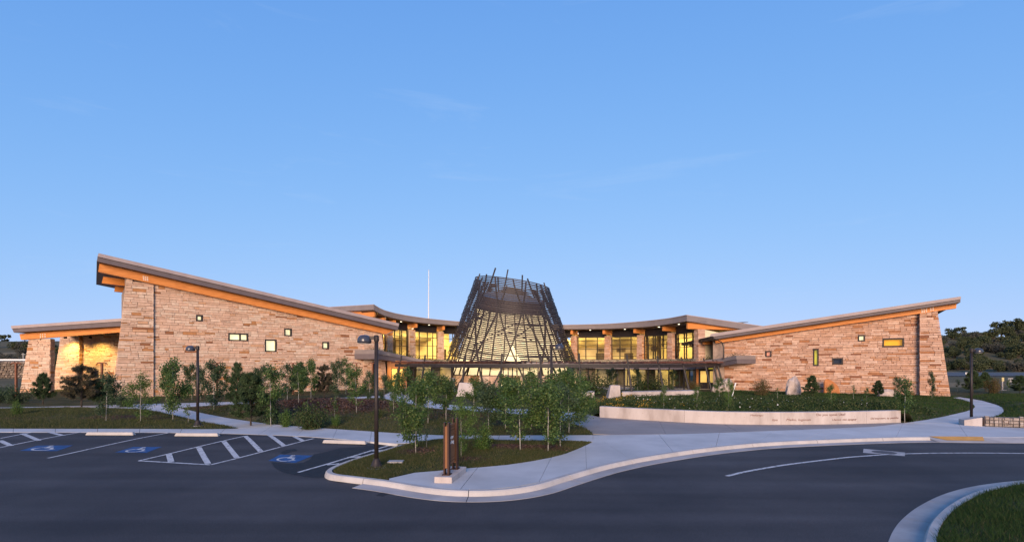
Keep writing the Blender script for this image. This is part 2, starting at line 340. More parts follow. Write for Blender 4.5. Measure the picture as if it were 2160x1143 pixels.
_mm = N_.new('ShaderNodeMix'); _mm.data_type = 'RGBA'; L_.new(_rm.outputs['Result'], _mm.inputs['Factor']); L_.new(_r1.outputs['Color'], _mm.inputs['A']); L_.new(_r2.outputs['Color'], _mm.inputs['B'])
L_.new(_n1.outputs['Fac'], _r1.inputs['Fac']); L_.new(_n2.outputs['Fac'], _r2.inputs['Fac']); L_.new(_mm.outputs['Result'], B_.inputs['Base Color']); B_.inputs['Roughness'].default_value = .95; B_.inputs['Specular IOR Level'].default_value = .1
_bp = N_.new('ShaderNodeBump'); _bp.inputs['Strength'].default_value = .9; _bp.inputs['Distance'].default_value = .05; L_.new(_n2.outputs['Fac'], _bp.inputs['Height']); L_.new(_bp.outputs['Normal'], B_.inputs['Normal'])
M['turf'] = m_
M['hill'] = noise_mat('hill_scrub', (.075, .066, .028), (.19, .145, .078), .06, .95, detail=10, c3=(.085, .07, .03), bump=.6, bscale=.8, bdist=.3)
M['grass'] = island_mat('grass_blade', [(0, (.034, .056, .014)), (.4, (.060, .080, .022)), (.7, (.095, .095, .034)), (1, (.17, .14, .07))], namt=0, bump=0, transl=.3)
M['grass_dark'] = island_mat('grass_blade_lush', [(0, (.018, .045, .010)), (.5, (.030, .070, .014)), (.85, (.05, .085, .02)), (1, (.12, .10, .045))], namt=0, bump=0, transl=.3)
M['mulch'] = island_mat('mulch_chip', [(0, (.048, .025, .015)), (.6, (.11, .056, .035)), (1, (.18, .11, .07))], namt=0, bump=0)
M['leaf_a'] = island_mat('aspen_leaf', [(0, (.036, .078, .020)), (.45, (.064, .122, .030)), (.8, (.108, .168, .044)), (1, (.20, .245, .08))], namt=0, bump=0, transl=.35, rough=.55)
M['leaf_b'] = island_mat('bright_leaf', [(0, (.045, .095, .018)), (.5, (.080, .150, .028)), (1, (.16, .23, .055))], namt=0, bump=0, transl=.35, rough=.55)
M['leaf_d'] = island_mat('dusky_leaf', [(0, (.026, .050, .022)), (.5, (.048, .084, .036)), (1, (.10, .14, .06))], namt=0, bump=0, transl=.3, rough=.6)
M['needle'] = island_mat('pine_needle', [(0, (.022, .046, .018)), (.5, (.042, .074, .027)), (1, (.085, .12, .048))], namt=0, bump=0, transl=.15)
M['needle_b'] = island_mat('browned_needle', [(0, (.036, .046, .022)), (.5, (.070, .064, .036)), (1, (.12, .085, .055))], namt=0, bump=0, transl=.15)
M['leaf_r'] = island_mat('rusty_leaf', [(0, (.07, .075, .02)), (.4, (.16, .085, .04)), (.7, (.10, .12, .03)), (1, (.20, .11, .06))], namt=0, bump=0, transl=.35)
M['scrub'] = island_mat('scrub_leaf', [(0, (.028, .040, .017)), (.5, (.058, .074, .031)), (1, (.11, .115, .052))], namt=0, bump=0, transl=.2)
M['scrub_b'] = island_mat('sage_leaf', [(0, (.042, .042, .032)), (.5, (.076, .074, .056)), (1, (.115, .108, .08))], namt=0, bump=0, transl=.2)
M['cover'] = island_mat('bed_plant', [(0, (.016, .036, .010)), (.35, (.032, .062, .016)), (.7, (.058, .085, .024)), (1, (.12, .12, .045))], namt=0, bump=0, transl=.3)
M['petal_y'] = island_mat('yellow_petal', [(0, (.45, .24, .02)), (1, (.60, .38, .06))], namt=0, bump=0, transl=.3)
M['petal_w'] = island_mat('white_petal', [(0, (.55, .52, .45)), (1, (.75, .73, .68))], namt=0, bump=0, transl=.3)
# ------------------------------------------------------------------ terrain, road, pavements
def struct(o): o['kind'] = 'structure'; return o
def sstep(a, b, x):
    t = min(1.0, max(0.0, (x - a) / (b - a))); return t * t * (3 - 2 * t)
def terrain_z(x, y):
    z = -0.35
    # land beyond the campus: gentle rise to the highway bench, then the scrub ridge
    z += 1.05 * sstep(58, 82, y)
    ridge_r = 13.0 * sstep(124, 215, y) * (0.22 + 0.78 * sstep(70, 150, x))
    ridge_l = 10.0 * sstep(95, 260, y) * sstep(-60, -150, x)
    z += ridge_r + ridge_l
    if y > 110: z += 1.3 * noise.noise(Vector((x * .03, y * .03, 1.7))) + .5 * noise.noise(Vector((x * .11, y * .11, 4)))
    return z
def grid_mesh(name, xs, ys, fz, mat):
    v = [(x, y, fz(x, y)) for y in ys for x in xs]; n = len(xs)
    f = [(j * n + i, j * n + i + 1, (j + 1) * n + i + 1, (j + 1) * n + i) for j in range(len(ys) - 1) for i in range(n - 1)]
    return mk(name, v, f, mat, smooth=True)
xs = [-2200, -1500, -900, -600] + [-420 + 6 * i for i in range(141)] + [600, 900, 1500, 2200]
ys = [-400, -150, -60, 0, 40, 56] + [60 + 5 * i for i in range(60)] + [420, 600, 1000, 2000, 3000]
struct(grid_mesh('ground', xs, ys, terrain_z, M['hill']))

def zl(x, y):
    # the lot rises to meet the walk flush along the bays, and stays a kerb's height down on the drive
    return -.13 + .118 * sstep(15.0, 20.6, y) * sstep(-3.4, -6.5, x)
lx = [-130, -60] + [-40 + .5 * i for i in range(85)] + [6, 30, 130]
lot = struct(grid_mesh('parking_lot', lx, [-60, 0, 10, 14] + [14.5 + .5 * i for i in range(18)] + [24, 27], zl, M['asphalt']))

# kerb line of the drive, traced along its back edge at pavement level
KERB_PX = [(853, 938), (800, 954), (748, 970), (714, 983), (700, 992), (708, 999), (750, 1004.5), (820, 1013), (907, 1026.5), (969, 1032), (1050, 1031), (1118, 1022), (1175, 1006), (1231, 990), (1280, 977.5), (1360, 962), (1486, 944), (1610, 932.5), (1750, 926), (1890, 921.5), (1955, 921)]
kerb_path = resample(smooth_path([G(*p) for p in KERB_PX], 10), step=.16)
S0_low = [(-420, 911), (0, 911), (330, 911.5), (506, 914.5), (600, 918), (660, 921), (760, 929), (846, 936)]
tail = [(1962, 921.5), (2076, 923), (2160, 923), (2500, 924)]
front = [G(*p) for p in S0_low] + [p.copy() for p in kerb_path] + [G(*p) for p in tail]
camp = [Vector((p.x, p.y + .06, -.02)) for p in front] + [Vector((170, 24, -.02)), Vector((170, 62, -.02)), Vector((-170, 62, -.02)), Vector((-170, 23, -.02))]
mb = MB(); mb.prism(camp, [Vector((p.x, p.y, -.4)) for p in camp])
struct(mb.obj('campus_ground', M['turf']))

# --- pavements: every slab is a piece of its own
pav = struct(bpy.data.objects.new('pavement', None)); COL.objects.link(pav)
def slab(poly, mat, parent, z=0.0, th=.13, gap=.011, name='slab'):
    c = sum(poly, Vector()) / len(poly)
    q = []
    for p in poly:
        d = (c - p); q.append(p + d.normalized() * min(gap, d.length * .2))
    mb = MB(); mb.prism([Vector((p.x, p.y, z)) for p in q], [Vector((p.x, p.y, z - th)) for p in q])
    return mb.obj(name, mat, parent)
def strip(up, lo, mat, length=1.9, lanes=1, z=0.0):
    a = [G(*p) for p in up]; b = [G(*p) for p in lo]
    La = sum((q - p).length for p, q in zip(a, a[1:])); Lb = sum((q - p).length for p, q in zip(b, b[1:]))
    n = max(2, int(max(La, Lb) / length)); sub = 3
    A, B_ = resample(a, n * sub + 1), resample(b, n * sub + 1)
    for i in range(n):
        for k in range(lanes):
            f0, f1 = k / lanes, (k + 1) / lanes
            ring = [A[i * sub + j].lerp(B_[i * sub + j], f0) for j in range(sub + 1)] + [A[i * sub + j].lerp(B_[i * sub + j], f1) for j in range(sub, -1, -1)]
            slab(ring, mat, pav, z + random.uniform(-.003, .003))
strip([(-420, 903.5), (0, 903.5), (330, 904), (460, 904.5), (506, 902.8), (600, 896.5), (660, 901), (760, 908), (856, 914), (935, 917.5), (1037, 918), (1251, 917)],
      [(-420, 911), (0, 911), (330, 911.5), (460, 913.5), (506, 914.5), (600, 918), (660, 921), (760, 929), (848, 936), (935, 925), (1037, 927), (1251, 931)], M['conc'], 1.9)
strip([(377, 860.5), (405, 866), (440, 873.5), (479, 881), (540, 890), (600, 896.5)], [(330, 867.5), (365, 875), (390, 881), (417, 887), (470, 896), (506, 902.8)], M['conc'], 1.8)
slab([G(*p) for p in [(278, 863.5), (330, 867.5), (377, 860.5), (400, 858.7), (400, 849.5), (330, 851), (271, 853)]], M['conc'], pav)
strip([(-420, 862), (0, 859), (149, 856), (271, 853)], [(-420, 869), (0, 864), (150, 860.5), (278, 863.5)], M['conc'], 1.8)
strip([(400, 849.5), (500, 847), (590, 844), (657, 841.5), (720, 838.5), (808, 834)], [(400, 858.7), (435, 856.5), (496, 854.5), (589, 851), (657, 846), (720, 842.5), (808, 839)], M['conc'], 1.9)
slab([G(*p) for p in [(808, 834), (808, 839), (850, 851), (916, 864), (916, 851), (905, 838), (870, 828), (832, 822)]], M['conc'], pav)
strip([(916, 851), (973, 855), (1052, 860), (1140, 864), (1222, 869)], [(916, 864), (973, 867), (1052, 873), (1140, 882), (1214, 894)], M['conc'], 1.9)
# tinted plaza before the low wall, in bays
strip([(1222, 869), (1265, 879.5), (1330, 884), (1400, 887.8), (1500, 893), (1640, 895), (1740, 894.6), (1830, 892.5), (1900, 890.6)],
      [(1214, 894), (1250, 910), (1251, 917), (1350, 916), (1444, 915), (1640, 907.6), (1740, 904), (1850, 899), (1905, 892)], M['conc_pink'], 3.4)
# main walk between lawn, plaza and kerb
kb = [(820, 1012.5), (907, 1026), (969, 1031.5), (1050, 1030.5), (1118, 1021.5), (1231, 989.5), (1280, 977), (1360, 961.5), (1486, 943.5), (1610, 932), (1750, 925.5), (1890, 921), (1957, 920.6), (2060, 921), (2160, 922), (2500, 923)]
strip([(820, 1008.5), (858, 997.5), (986, 987), (1060, 980.5), (1097, 976.5), (1182, 960.5), (1225, 944), (1251, 931), (1251, 917)], [(820, 1012.5), (870, 1021), (907, 1026), (969, 1031.5), (1050, 1030.5), (1118, 1021.5), (1231, 989.5), (1280, 977), (1330, 967.5)], M['conc'], 2.4)
strip([(1251, 917), (1350, 916), (1444, 915), (1640, 907.6), (1740, 904), (1850, 899), (1905, 892)], [(1330, 967.5), (1400, 955), (1486, 943.5), (1610, 932), (1750, 925.5), (1860, 922), (1890, 921)], M['conc'], 2.4, 1)
strip([(1905, 892), (1960, 892.6), (2020, 893), (2077, 898.5), (2160, 902.5), (2500, 914)], [(1890, 921), (1925, 920.6), (1962, 920), (2055, 922), (2160, 922), (2500, 923)], M['conc'], 2.4)
# curling path by the right wing
strip([(1905, 892), (1950, 885.5), (1987, 879), (2035, 868), (2052, 862.5), (2057, 857), (2050, 849), (2033, 843), (2010, 838.5)],
      [(2020, 893), (2060, 887.5), (2091, 880.5), (2112, 873), (2118, 866), (2114, 859), (2104, 854), (2072, 844.5), (2025, 837.3)], M['conc'], 1.6)

# --- kerb: separate cast lengths with a gutter pan
kerbs = struct(bpy.data.objects.new('kerb', None)); COL.objects.link(kerbs)
def kerb_run(path, side, n_seg, parent, gut=.42, cap_w=.16, fade_end=False, per=None, gut_from=0):
    """path: back edge on pavement level; side +1/-1: which way the road lies"""
    m = len(path); nor = []
    for i in range(m):
        d = (path[min(i + 1, m - 1)] - path[max(i - 1, 0)]).normalized(); nor.append(Vector((d.y, -d.x, 0)) * side)
    per = per or max(2, m // n_seg); i = 0
    while i < m - 1:
        j = min(m - 1, i + per)
        if m - 1 - j < per * .4: j = m - 1
        top = MB(); gu = MB()
        def ring(k, shrink):
            p, n = path[k], nor[k]
            t = (path[min(k + 1, m - 1)] - path[max(k - 1, 0)]).normalized()
            p = p + t * shrink
            h = 0.0
            if fade_end: h = -.10 * sstep(m - 30, m - 4, k)
            zt = .012 + h
            return [p + n * 0 + Vector((0, 0, -.16)), p + n * 0 + Vector((0, 0, zt)), p + n * (cap_w - .03) + Vector((0, 0, zt)), p + n * cap_w + Vector((0, 0, zt - .03)), p + n * (cap_w + .03) + Vector((0, 0, -.105)), p + n * (cap_w + .03) + Vector((0, 0, -.16))], \
                   [p + n * (cap_w + .028) + Vector((0, 0, -.108)), p + n * (cap_w + gut) + Vector((0, 0, -.122)), p + n * (cap_w + gut) + Vector((0, 0, -.2)), p + n * (cap_w + .028) + Vector((0, 0, -.2))]
        rings = [ring(k, .009 if k == i else (-.009 if k == j else 0)) for k in range(i, j + 1)]
        for which, B2 in ((0, top), (1, gu)):
            R = [r[which] for r in rings]; c = len(R[0])
            for r in R: B2.v += r
            for a in range(len(R) - 1):
                for b in range(c): B2.f.append((a * c + b, a * c + (b + 1) % c, (a + 1) * c + (b + 1) % c, (a + 1) * c + b))
            B2.f.append(tuple(range(c))); B2.f.append(tuple((len(R) - 1) * c + b for b in range(c))[::-1])
        k_ = top.obj('kerb_stone', M['kerb'], parent)
        if j > gut_from: gu.obj('gutter_pan', M['gutter'], k_)
        i = j
kerb_run(kerb_path, 1, 14, kerbs, fade_end=False, per=19, gut_from=38)
# dropped edge: a sloped strip along the ramp and on to the right, with the tactile plate on it
ed = resample([G(*p) for p in [(1955.5, 921.2), (2076, 922.3), (2160, 922.8), (2500, 924)]], step=.5)
mb = MB()
for a, b in zip(ed, ed[1:]):
    mb.hexa([a + Vector((0, -.58, -.2)), b + Vector((0, -.58, -.2)), b + Vector((0, .02, -.2)), a + Vector((0, .02, -.2)), a + Vector((0, -.58, -.122)), b + Vector((0, -.58, -.122)), b + Vector((0, .02, .0)), a + Vector((0, .02, .0))])
mb.obj('edge_strip', M['gutter'], kerbs)
def on_ramp(px, f): p = resample([G(1962, 921.3), G(2076, 922.3)], n=21)[int(px * 20)]; return Vector((p.x + (.35 * (1 - 2 * px)) * f, p.y + .06 - .44 * f, .002 - .122 * (.44 * f - .06) / .58 + .012))
mb = MB(); mb.add([on_ramp(0, 1), on_ramp(1, 1), on_ramp(1, 0), on_ramp(0, 0)], [(0, 1, 2, 3)]); mb.obj('tactile_plate', M['yellow'], kerbs)
# --- island in the lower right
ISL_PX = [(1946, 1230), (1947, 1160), (1953, 1122), (1968, 1094), (2000, 1065), (2050, 1039), (2110, 1023), (2200, 1012), (2400, 1002), (2700, 994)]
isl = resample(smooth_path([G(*p) for p in ISL_PX], 8), step=.13)
isl_in = []
for i, p in enumerate(isl):
    d = (isl[min(i + 1, len(isl) - 1)] - isl[max(i - 1, 0)]).normalized(); isl_in.append(p + Vector((d.y, -d.x, 0)) * .16)
kerbs2 = struct(bpy.data.objects.new('island_kerb', None)); COL.objects.link(kerbs2)
kerb_run([p.copy() for p in isl_in], -1, 8, kerbs2, gut=.48, per=15)
def poly_dist(P, poly):
    """signed-ish distance of points to polygon boundary, and inside mask (numpy)"""
    n = len(poly); d = np.full(len(P), 1e9); ins = np.zeros(len(P), bool)
    for i in range(n):
        a = np.array(poly[i][:2]); b = np.array(poly[(i + 1) % n][:2]); ab = b - a
        t = np.clip(((P - a) @ ab) / max(1e-9, ab @ ab), 0, 1)
        d = np.minimum(d, np.hypot(*(P - (a + t[:, None] * ab)).T))
        cond = ((a[1] > P[:, 1]) != (b[1] > P[:, 1]))
        with np.errstate(divide='ignore', invalid='ignore'):
            xi = (b[0] - a[0]) * (P[:, 1] - a[1]) / (b[1] - a[1]) + a[0]
        ins ^= cond & (P[:, 0] < xi)
    return d, ins
# --- markings on the asphalt: painted pieces of the lot
def paint_poly(pts, mat=None, name='painted_line', dz=.004):
    return mk(name, [Vector((p.x, p.y, zl(p.x, p.y) + dz)) for p in pts], [tuple(range(len(pts)))], mat or M['paint'], lot)
def sheet(poly, mat, name, dz, step=.3):
    P2 = [p.to_2d() for p in poly]; arr = np.array([p[:] for p in P2]); dense = []
    for a, b in zip(P2, P2[1:] + P2[:1]):
        k = max(1, int((b - a).length / step)); dense += [a.lerp(b, i / k) for i in range(k)]
    gx, gy = np.meshgrid(np.arange(arr[:, 0].min(), arr[:, 0].max(), step), np.arange(arr[:, 1].min(), arr[:, 1].max(), step)); g = np.stack([gx.ravel(), gy.ravel()], 1)
    d, ins = poly_dist(g, [p[:] for p in P2]); g = g[ins & (d > step * .4)]
    r = delaunay_2d_cdt(dense + [Vector(p) for p in g], [(i, (i + 1) % len(dense)) for i in range(len(dense))], [], 1, 1e-5)
    return mk(name, [(p.x, p.y, zl(p.x, p.y) + dz) for p in r[0]], r[2], mat, lot)
def GL(px, py):
    g = G(px, py, -.13)
    for _ in range(6): g = G(px, py, zl(g.x, g.y))
    return g
def line(pts, w, dz=.007):
    pts = resample([GL(*p) for p in pts], step=.4); m = len(pts); L_, R_ = [], []
    for i, p in enumerate(pts):
        d = (pts[min(i + 1, m - 1)] - pts[max(i - 1, 0)]).normalized(); n = Vector((d.y, -d.x, 0))
        L_.append(p + n * w / 2); R_.append(p - n * w / 2)
    v = [Vector((q.x, q.y, zl(q.x, q.y) + dz)) for q in L_ + R_]
    mk('painted_line', v, [(i, m + i, m + i + 1, i + 1) for i in range(m - 1)], M['paint'], lot)
for a, b in [((0, 924.5), (66, 911.8)), ((-40, 952), (168, 911.8)), ((101, 966), (357, 912.4)), ((293, 971.5), (519, 919)), ((293, 971.5), (444, 980)), ((444, 980), (662, 924.5)), ((629, 996), (843, 933.5))]:
    line([a, b], .105)
for a, b in [((0, 929), (23, 940)), ((46, 914), (82, 929)), ((105, 911.3), (133, 918.5)), ((356, 957), (361, 974)), ((419, 943), (439, 978)), ((471.5, 930), (500, 965)), ((517, 919), (550, 952)), ((567.5, 917), (599, 940)), ((621, 920.5), (640, 930)),
             ((690, 980), (716, 978)), ((733, 964.5), (761, 963)), ((780, 951), (808, 949.6)), ((815, 940), (843, 938.6))]:
    line([a, b], .17, .009)
line([(1533, 1004), (1565, 996), (1600, 989.5), (1650, 981), (1700, 974.5), (1790, 964), (1880, 957.6), (1970, 955.4), (2060, 955), (2160, 956), (2400, 959)], .12)
sheet([GL(*p) for p in [(572, 974), (578, 985), (592, 994), (612, 1000), (640, 1005), (668, 1008), (690, 1006), (700, 996), (748, 976), (800, 958), (846, 939), (836, 935), (800, 937), (760, 942), (715, 945), (690, 952), (662, 958), (655, 967), (640, 975), (615, 978)]], M['asphalt_new'], 'asphalt_patch', .003)
for q_ in ([(792, 1044), (812, 1036), (838, 1033), (852, 1037), (836, 1040), (846, 1044), (820, 1042), (806, 1047)], [(700, 1014), (716, 1009), (742, 1012), (738, 1017), (718, 1018)]):
    sheet([GL(*p) for p in q_], M['asphalt_new'], 'asphalt_stain', .003, .1)
sheet([GL(*p) for p in [(590, 955), (602, 949), (622, 946), (628, 950), (610, 954), (600, 958)]], M['asphalt_new'], 'asphalt_stain', .003, .1)
mh = [GL(*p) for p in [(1821.5, 946), (1909, 953.6), (1908.5, 961.5), (1820.5, 954.5)]]
paint_poly(mh, M['gutter'], 'manhole_collar', .003)
c = GL(1865, 953.7)
mk('manhole_cover', [(c.x + .36 * math.cos(a * math.pi / 12), c.y + .36 * math.sin(a * math.pi / 12), -.123) for a in range(24)], [tuple(range(24))], M['manhole'], lot)
def access_symbol(q):
    q = [GL(*p) for p in q]          # near-left, far-left, far-right, near-right
    def at(u, v): return (q[0].lerp(q[3], u)).lerp(q[1].lerp(q[2], u), v)
    paint_poly([at(0, 0), at(1, 0), at(1, 1), at(0, 1)], M['blue'], 'blue_square', .006)
    def stroke(pts, w):
        L_, R_ = [], []; m = len(pts)
        for i, p in enumerate(pts):
            a, b = pts[max(i - 1, 0)], pts[min(i + 1, m - 1)]; dx, dy = b[0] - a[0], b[1] - a[1]; l = math.hypot(dx, dy); nx, ny = dy / l, -dx / l
            L_.append(at(p[0] + nx * w / 2, p[1] + ny * w / 2)); R_.append(at(p[0] - nx * w / 2, p[1] - ny * w / 2))
        return [Vector((r.x, r.y, zl(r.x, r.y) + .0095)) for r in L_ + R_], [(i, m + i, m + i + 1, i + 1) for i in range(m - 1)]
    B2 = MB()
    for pts, w in [([(.46 + .26 * math.cos(t), .34 + .26 * math.sin(t)) for t in [math.radians(x) for x in range(70, 361, 15)]], .075),
                   ([(.44, .78), (.46, .52), (.66, .50)], .085), ([(.45, .64), (.62, .64)], .06), ([(.64, .52), (.72, .26), (.82, .28)], .08)]:
        B2.add(*stroke(pts, w))
    hd = [at(.44 + .07 * math.cos(t), .88 + .07 * math.sin(t)) for t in [k * math.pi / 6 for k in range(12)]]
    B2.add([Vector((r.x, r.y, zl(r.x, r.y) + .0095)) for r in hd], [tuple(range(12))])
    o = mk('wheelchair_symbol', B2.v, B2.f, M['paint'], lot)
access_symbol([(41, 950.5), (79, 939.5), (154, 939), (120, 951)])
access_symbol([(242.5, 954), (280, 942.5), (342, 942), (309, 954.5)])
access_symbol([(566, 971.5), (591, 958.5), (660.5, 960.5), (623, 976)])

# --- lawns with real relief, mulch and blades
LAWNS = []
def bumps(P, cs):
    z = np.zeros(len(P))
    for (cx, cy, rx, ry, h) in cs: z += h * np.exp(-(((P[:, 0] - cx) / rx) ** 2 + ((P[:, 1] - cy) / ry) ** 2))
    return z
class Lawn:
    def __init__(s, name, label_, px, step, edge=.05, cs=(), mul=(), raw=None, fz=None):
        s.poly = raw or [G(*p) for p in px]; s.cs = cs; s.mul = mul; s.edge = edge; s.fz = fz; s.name = name
        P2 = [p.to_2d() for p in s.poly]
        dense = []
        for a, b in zip(s.poly, s.poly[1:] + s.poly[:1]):
            k = max(1, int((b - a).length / step)); dense += [a.lerp(b, i / k).to_2d() for i in range(k)]
        arr = np.array([p[:] for p in dense]); x0, y0 = arr.min(0); x1, y1 = arr.max(0)
        gx, gy = np.meshgrid(np.arange(x0, x1, step), np.arange(y0, y1, step)); g = np.stack([gx.ravel(), gy.ravel()], 1)
        g += RNG.uniform(-.2, .2, g.shape) * step
        d, ins = poly_dist(g, [p[:] for p in P2]); g = g[ins & (d > step * .4)]
        pts = dense + [Vector(p) for p in g]
        r = delaunay_2d_cdt(pts, [(i, (i + 1) % len(dense)) for i in range(len(dense))], [], 1, 1e-5)
        V = np.array([p[:] for p in r[0]])
        z = s.z(V)
        me = bpy.data.meshes.new(name); me.from_pydata([(V[i, 0], V[i, 1], z[i]) for i in range(len(V))], [], [f for f in r[2]])
        me.materials.append(M['turf']); me.polygons.foreach_set('use_smooth', [True] * len(me.polygons))
        at = me.attributes.new('mulch', 'FLOAT', 'POINT'); at.data.foreach_set('value', s.mulch(V).astype(np.float32))
        bm = bmesh.new(); bm.from_mesh(me); bmesh.ops.recalc_face_normals(bm, faces=bm.faces)
        if bm.faces and sum(f.normal.z for f in bm.faces) < 0: bmesh.ops.reverse_faces(bm, faces=bm.faces)
        bm.to_mesh(me); bm.free()
        s.ob = struct(ob(name, me)); LAWNS.append(s)
    def z(s, V):
        d, ins = poly_dist(V, [p[:2] for p in s.poly])
        z = -.012 + s.edge * (1 - np.exp(-d / .35)) + bumps(V, s.cs) * np.clip(d / 1.2, 0, 1)
        if s.fz: z = z + s.fz(V, d)
        return z
    def mulch(s, V):
        m = np.zeros(len(V))
        for (cx, cy, rx, ry, a) in s.mul: m = np.maximum(m, a * np.exp(-(((V[:, 0] - cx) / rx) ** 2 + ((V[:, 1] - cy) / ry) ** 2) ** 1.5))
        return m
    def inside(s, P): return poly_dist(P, [p[:2] for p in s.poly])
def ground_z(x, y):
    P = np.array([[x, y]])
    for l in LAWNS:
        d, ins = l.inside(P)
        if ins[0]: return float(l.z(P)[0])
    return 0.0
def place_px(px, py):
    z = 0.0
    for _ in range(6):
        g = G(px, py, z); z = ground_z(g.x, g.y)
    return Vector((g.x, g.y, z))
def el(px, py, rx, ry, a=1.0): g = G(px, py); return (g.x, g.y, rx, ry, a)
lawn_pen = Lawn('peninsula_lawn', '', [(852, 938.5), (870, 934), (935, 926), (1037, 928), (1182, 930), (1249, 932), (1225, 944), (1182, 960), (1097, 976), (1040, 982), (986, 986.5), (920, 991.5), (858, 997), (822, 1007.5), (815, 1011.5), (750, 1003.8), (709, 998.5), (702, 992), (716, 983), (749, 970.5), (801, 954.5)], .22, .07,
                cs=[el(1000, 950, 2.2, 1.2, .10)], mul=[el(1080, 948, 1.7, .7, 1.0), el(980, 972, 1.0, .5, .8), el(880, 956, .8, .8, .9), el(1150, 947, 1.1, .7, .95)])
lawn_berm = Lawn('berm_lawn', '', [(379, 860.6), (436, 857), (497, 855), (590, 851.5), (657, 846.5), (720, 843), (806, 839.6), (850, 851.5), (914, 864.6), (973, 867.6), (1052, 873.6), (1140, 882.6), (1213, 894.5), (1236, 902.5), (1249, 912), (1249, 916.5), (1150, 917), (1037, 917.5), (935, 917), (856, 913.5), (760, 907.5), (660, 900.5), (600, 896), (540, 889.6), (479, 880.6), (405, 865.6)], .4, .08,
                 cs=[el(705, 866, 5.2, 4.2, .62), el(560, 872, 4, 3, .2), el(1000, 888, 7, 3, .25)],
                 mul=[el(705, 868, 6.0, 4.4, 1.15), el(480, 862, 4, 1.2, .75), el(820, 872, 4, 2, .8), el(960, 888, 5, 1.6, .55), el(1100, 898, 3, 1.2, .45)])
lawn_lot = Lawn('parking_edge_lawn', '', [(-420, 869.5), (0, 864.5), (100, 862), (150, 861), (235, 862.5), (278, 864), (330, 868), (365, 875.6), (417, 887.6), (470, 896.4), (504, 902.6), (460, 904), (330, 903.6), (0, 903), (-420, 903)], .4, .09,
                cs=[el(120, 875, 9, 2.5, .2)], mul=[el(180, 868, 4, 1.2, .8), el(260, 885, 3.5, 1.2, .75), el(350, 885, 1.5, .8, .7), el(20, 888, 5, .8, .55), el(400, 893, 1, .5, .6)])
lawn_isl = Lawn('island_lawn', '', None, .3, .06, cs=[(13.5, 7.6, 3.2, 2.6, .28)], raw=[p.copy() for p in isl_in] + [Vector((36, 2, 0)), Vector((5.4, 2, 0))])
lawn_east = Lawn('path_lawn', '', [(2062, 887.4), (2092, 880), (2113, 872.6), (2119.5, 866), (2115, 858.6), (2105, 853.4), (2073, 844), (2030, 837.6), (2080, 831), (2500, 829), (2500, 905), (2160, 899), (2090, 893.5), (2078, 889)], .6, .08, cs=[el(2250, 862, 8, 6, .25)])
# planted bed held by the low wall
WALL_PX = [(1265, 879.5), (1330, 884), (1400, 888), (1500, 893), (1570, 894.7), (1640, 895.2), (1740, 894.6), (1830, 892.6), (1900, 890.4)]
wall_path = resample(smooth_path([G(*p) for p in WALL_PX], 8), step=.35)
wall_in = [p + Vector((0, .36, 0)) for p in wall_path]
bed_raw = [p.copy() for p in wall_in] + [G(*p) for p in [(1918, 890.5), (1987, 878.6), (2034, 867.6), (2051, 862), (2055.5, 857), (2049, 849.4), (2032, 843.4), (2008, 839)]] + [Vector((39.4, 44.0, 0)), Vector((23.6, 54.2, 0)), Vector((19, 50, 0)), Vector((12, 45.2, 0))] + [G(*p) for p in [(1240, 853), (1224, 868), (1258, 878)]]
wa = np.array([p[:2] for p in wall_path])
def bed_rise(V, d):
    dm = np.full(len(V), 1e9)
    for a, b in zip(wa, wa[1:]):
        ab = b - a; t = np.clip(((V - a) @ ab) / (ab @ ab), 0, 1); dm = np.minimum(dm, np.hypot(*(V - (a + t[:, None] * ab)).T))
    rise = .46 * np.exp(-((np.maximum(dm - .4, 0) / 9) ** 2)) * np.clip((V[:, 0] + 0) / 6 - .4, 0, 1)
    # fade towards the path beyond the wall's end, but stay high right behind the wall
    return rise * np.where(dm < .8, 1, np.clip(d / 2.0, 0, 1))
lawn_bed = Lawn('planted_bed', '', None, .55, .05, raw=bed_raw, fz=bed_rise, mul=[(20, 42, 8, 3, .5)])

def blades(name, lawn, n, h, w, mat, view=True, mulch_skip=True, lean=.5, box=None):
    poly = np.array([p[:2] for p in lawn.poly]); x0, y0 = poly.min(0); x1, y1 = poly.max(0)
    if box: x0, x1, y0, y1 = max(x0, box[0]), min(x1, box[1]), max(y0, box[2]), min(y1, box[3])
    P = RNG.uniform((x0, y0), (x1, y1), (n * 3, 2))
    d, ins = lawn.inside(P); keep = ins & (d > .004)
    if mulch_skip: keep &= RNG.random(len(P)) > lawn.mulch(P) * 1.05
    patch = np.array([noise.noise(Vector((p[0] * .7, p[1] * .7, 3.3))) for p in P])
    keep &= RNG.random(len(P)) < np.clip(.75 + patch * .9, .12, 1)
    P = P[keep][:n]; m = len(P)
    z = lawn.z(P); a = RNG.uniform(0, 2 * np.pi, m); hh = h * RNG.uniform(.45, 1.25, m) * (1 + 1.6 * np.clip(np.array([noise.noise(Vector((p[0] * 1.9, p[1] * 1.9, 8.1))) for p in P]) - .12, 0, 1)); ln = RNG.normal(0, lean, (m, 2)) * hh[:, None]
    ww = w * RNG.uniform(.7, 1.3, m)
    V = np.zeros((m, 3, 3))
    V[:, 0, :2] = P + np.stack([np.cos(a), np.sin(a)], 1) * ww[:, None] / 2; V[:, 1, :2] = P - np.stack([np.cos(a), np.sin(a)], 1) * ww[:, None] / 2
    V[:, 2, :2] = P + ln; V[:, :2, 2] = (z - .01)[:, None]; V[:, 2, 2] = z + hh
    return tris(name, V, mat, 'stuff')
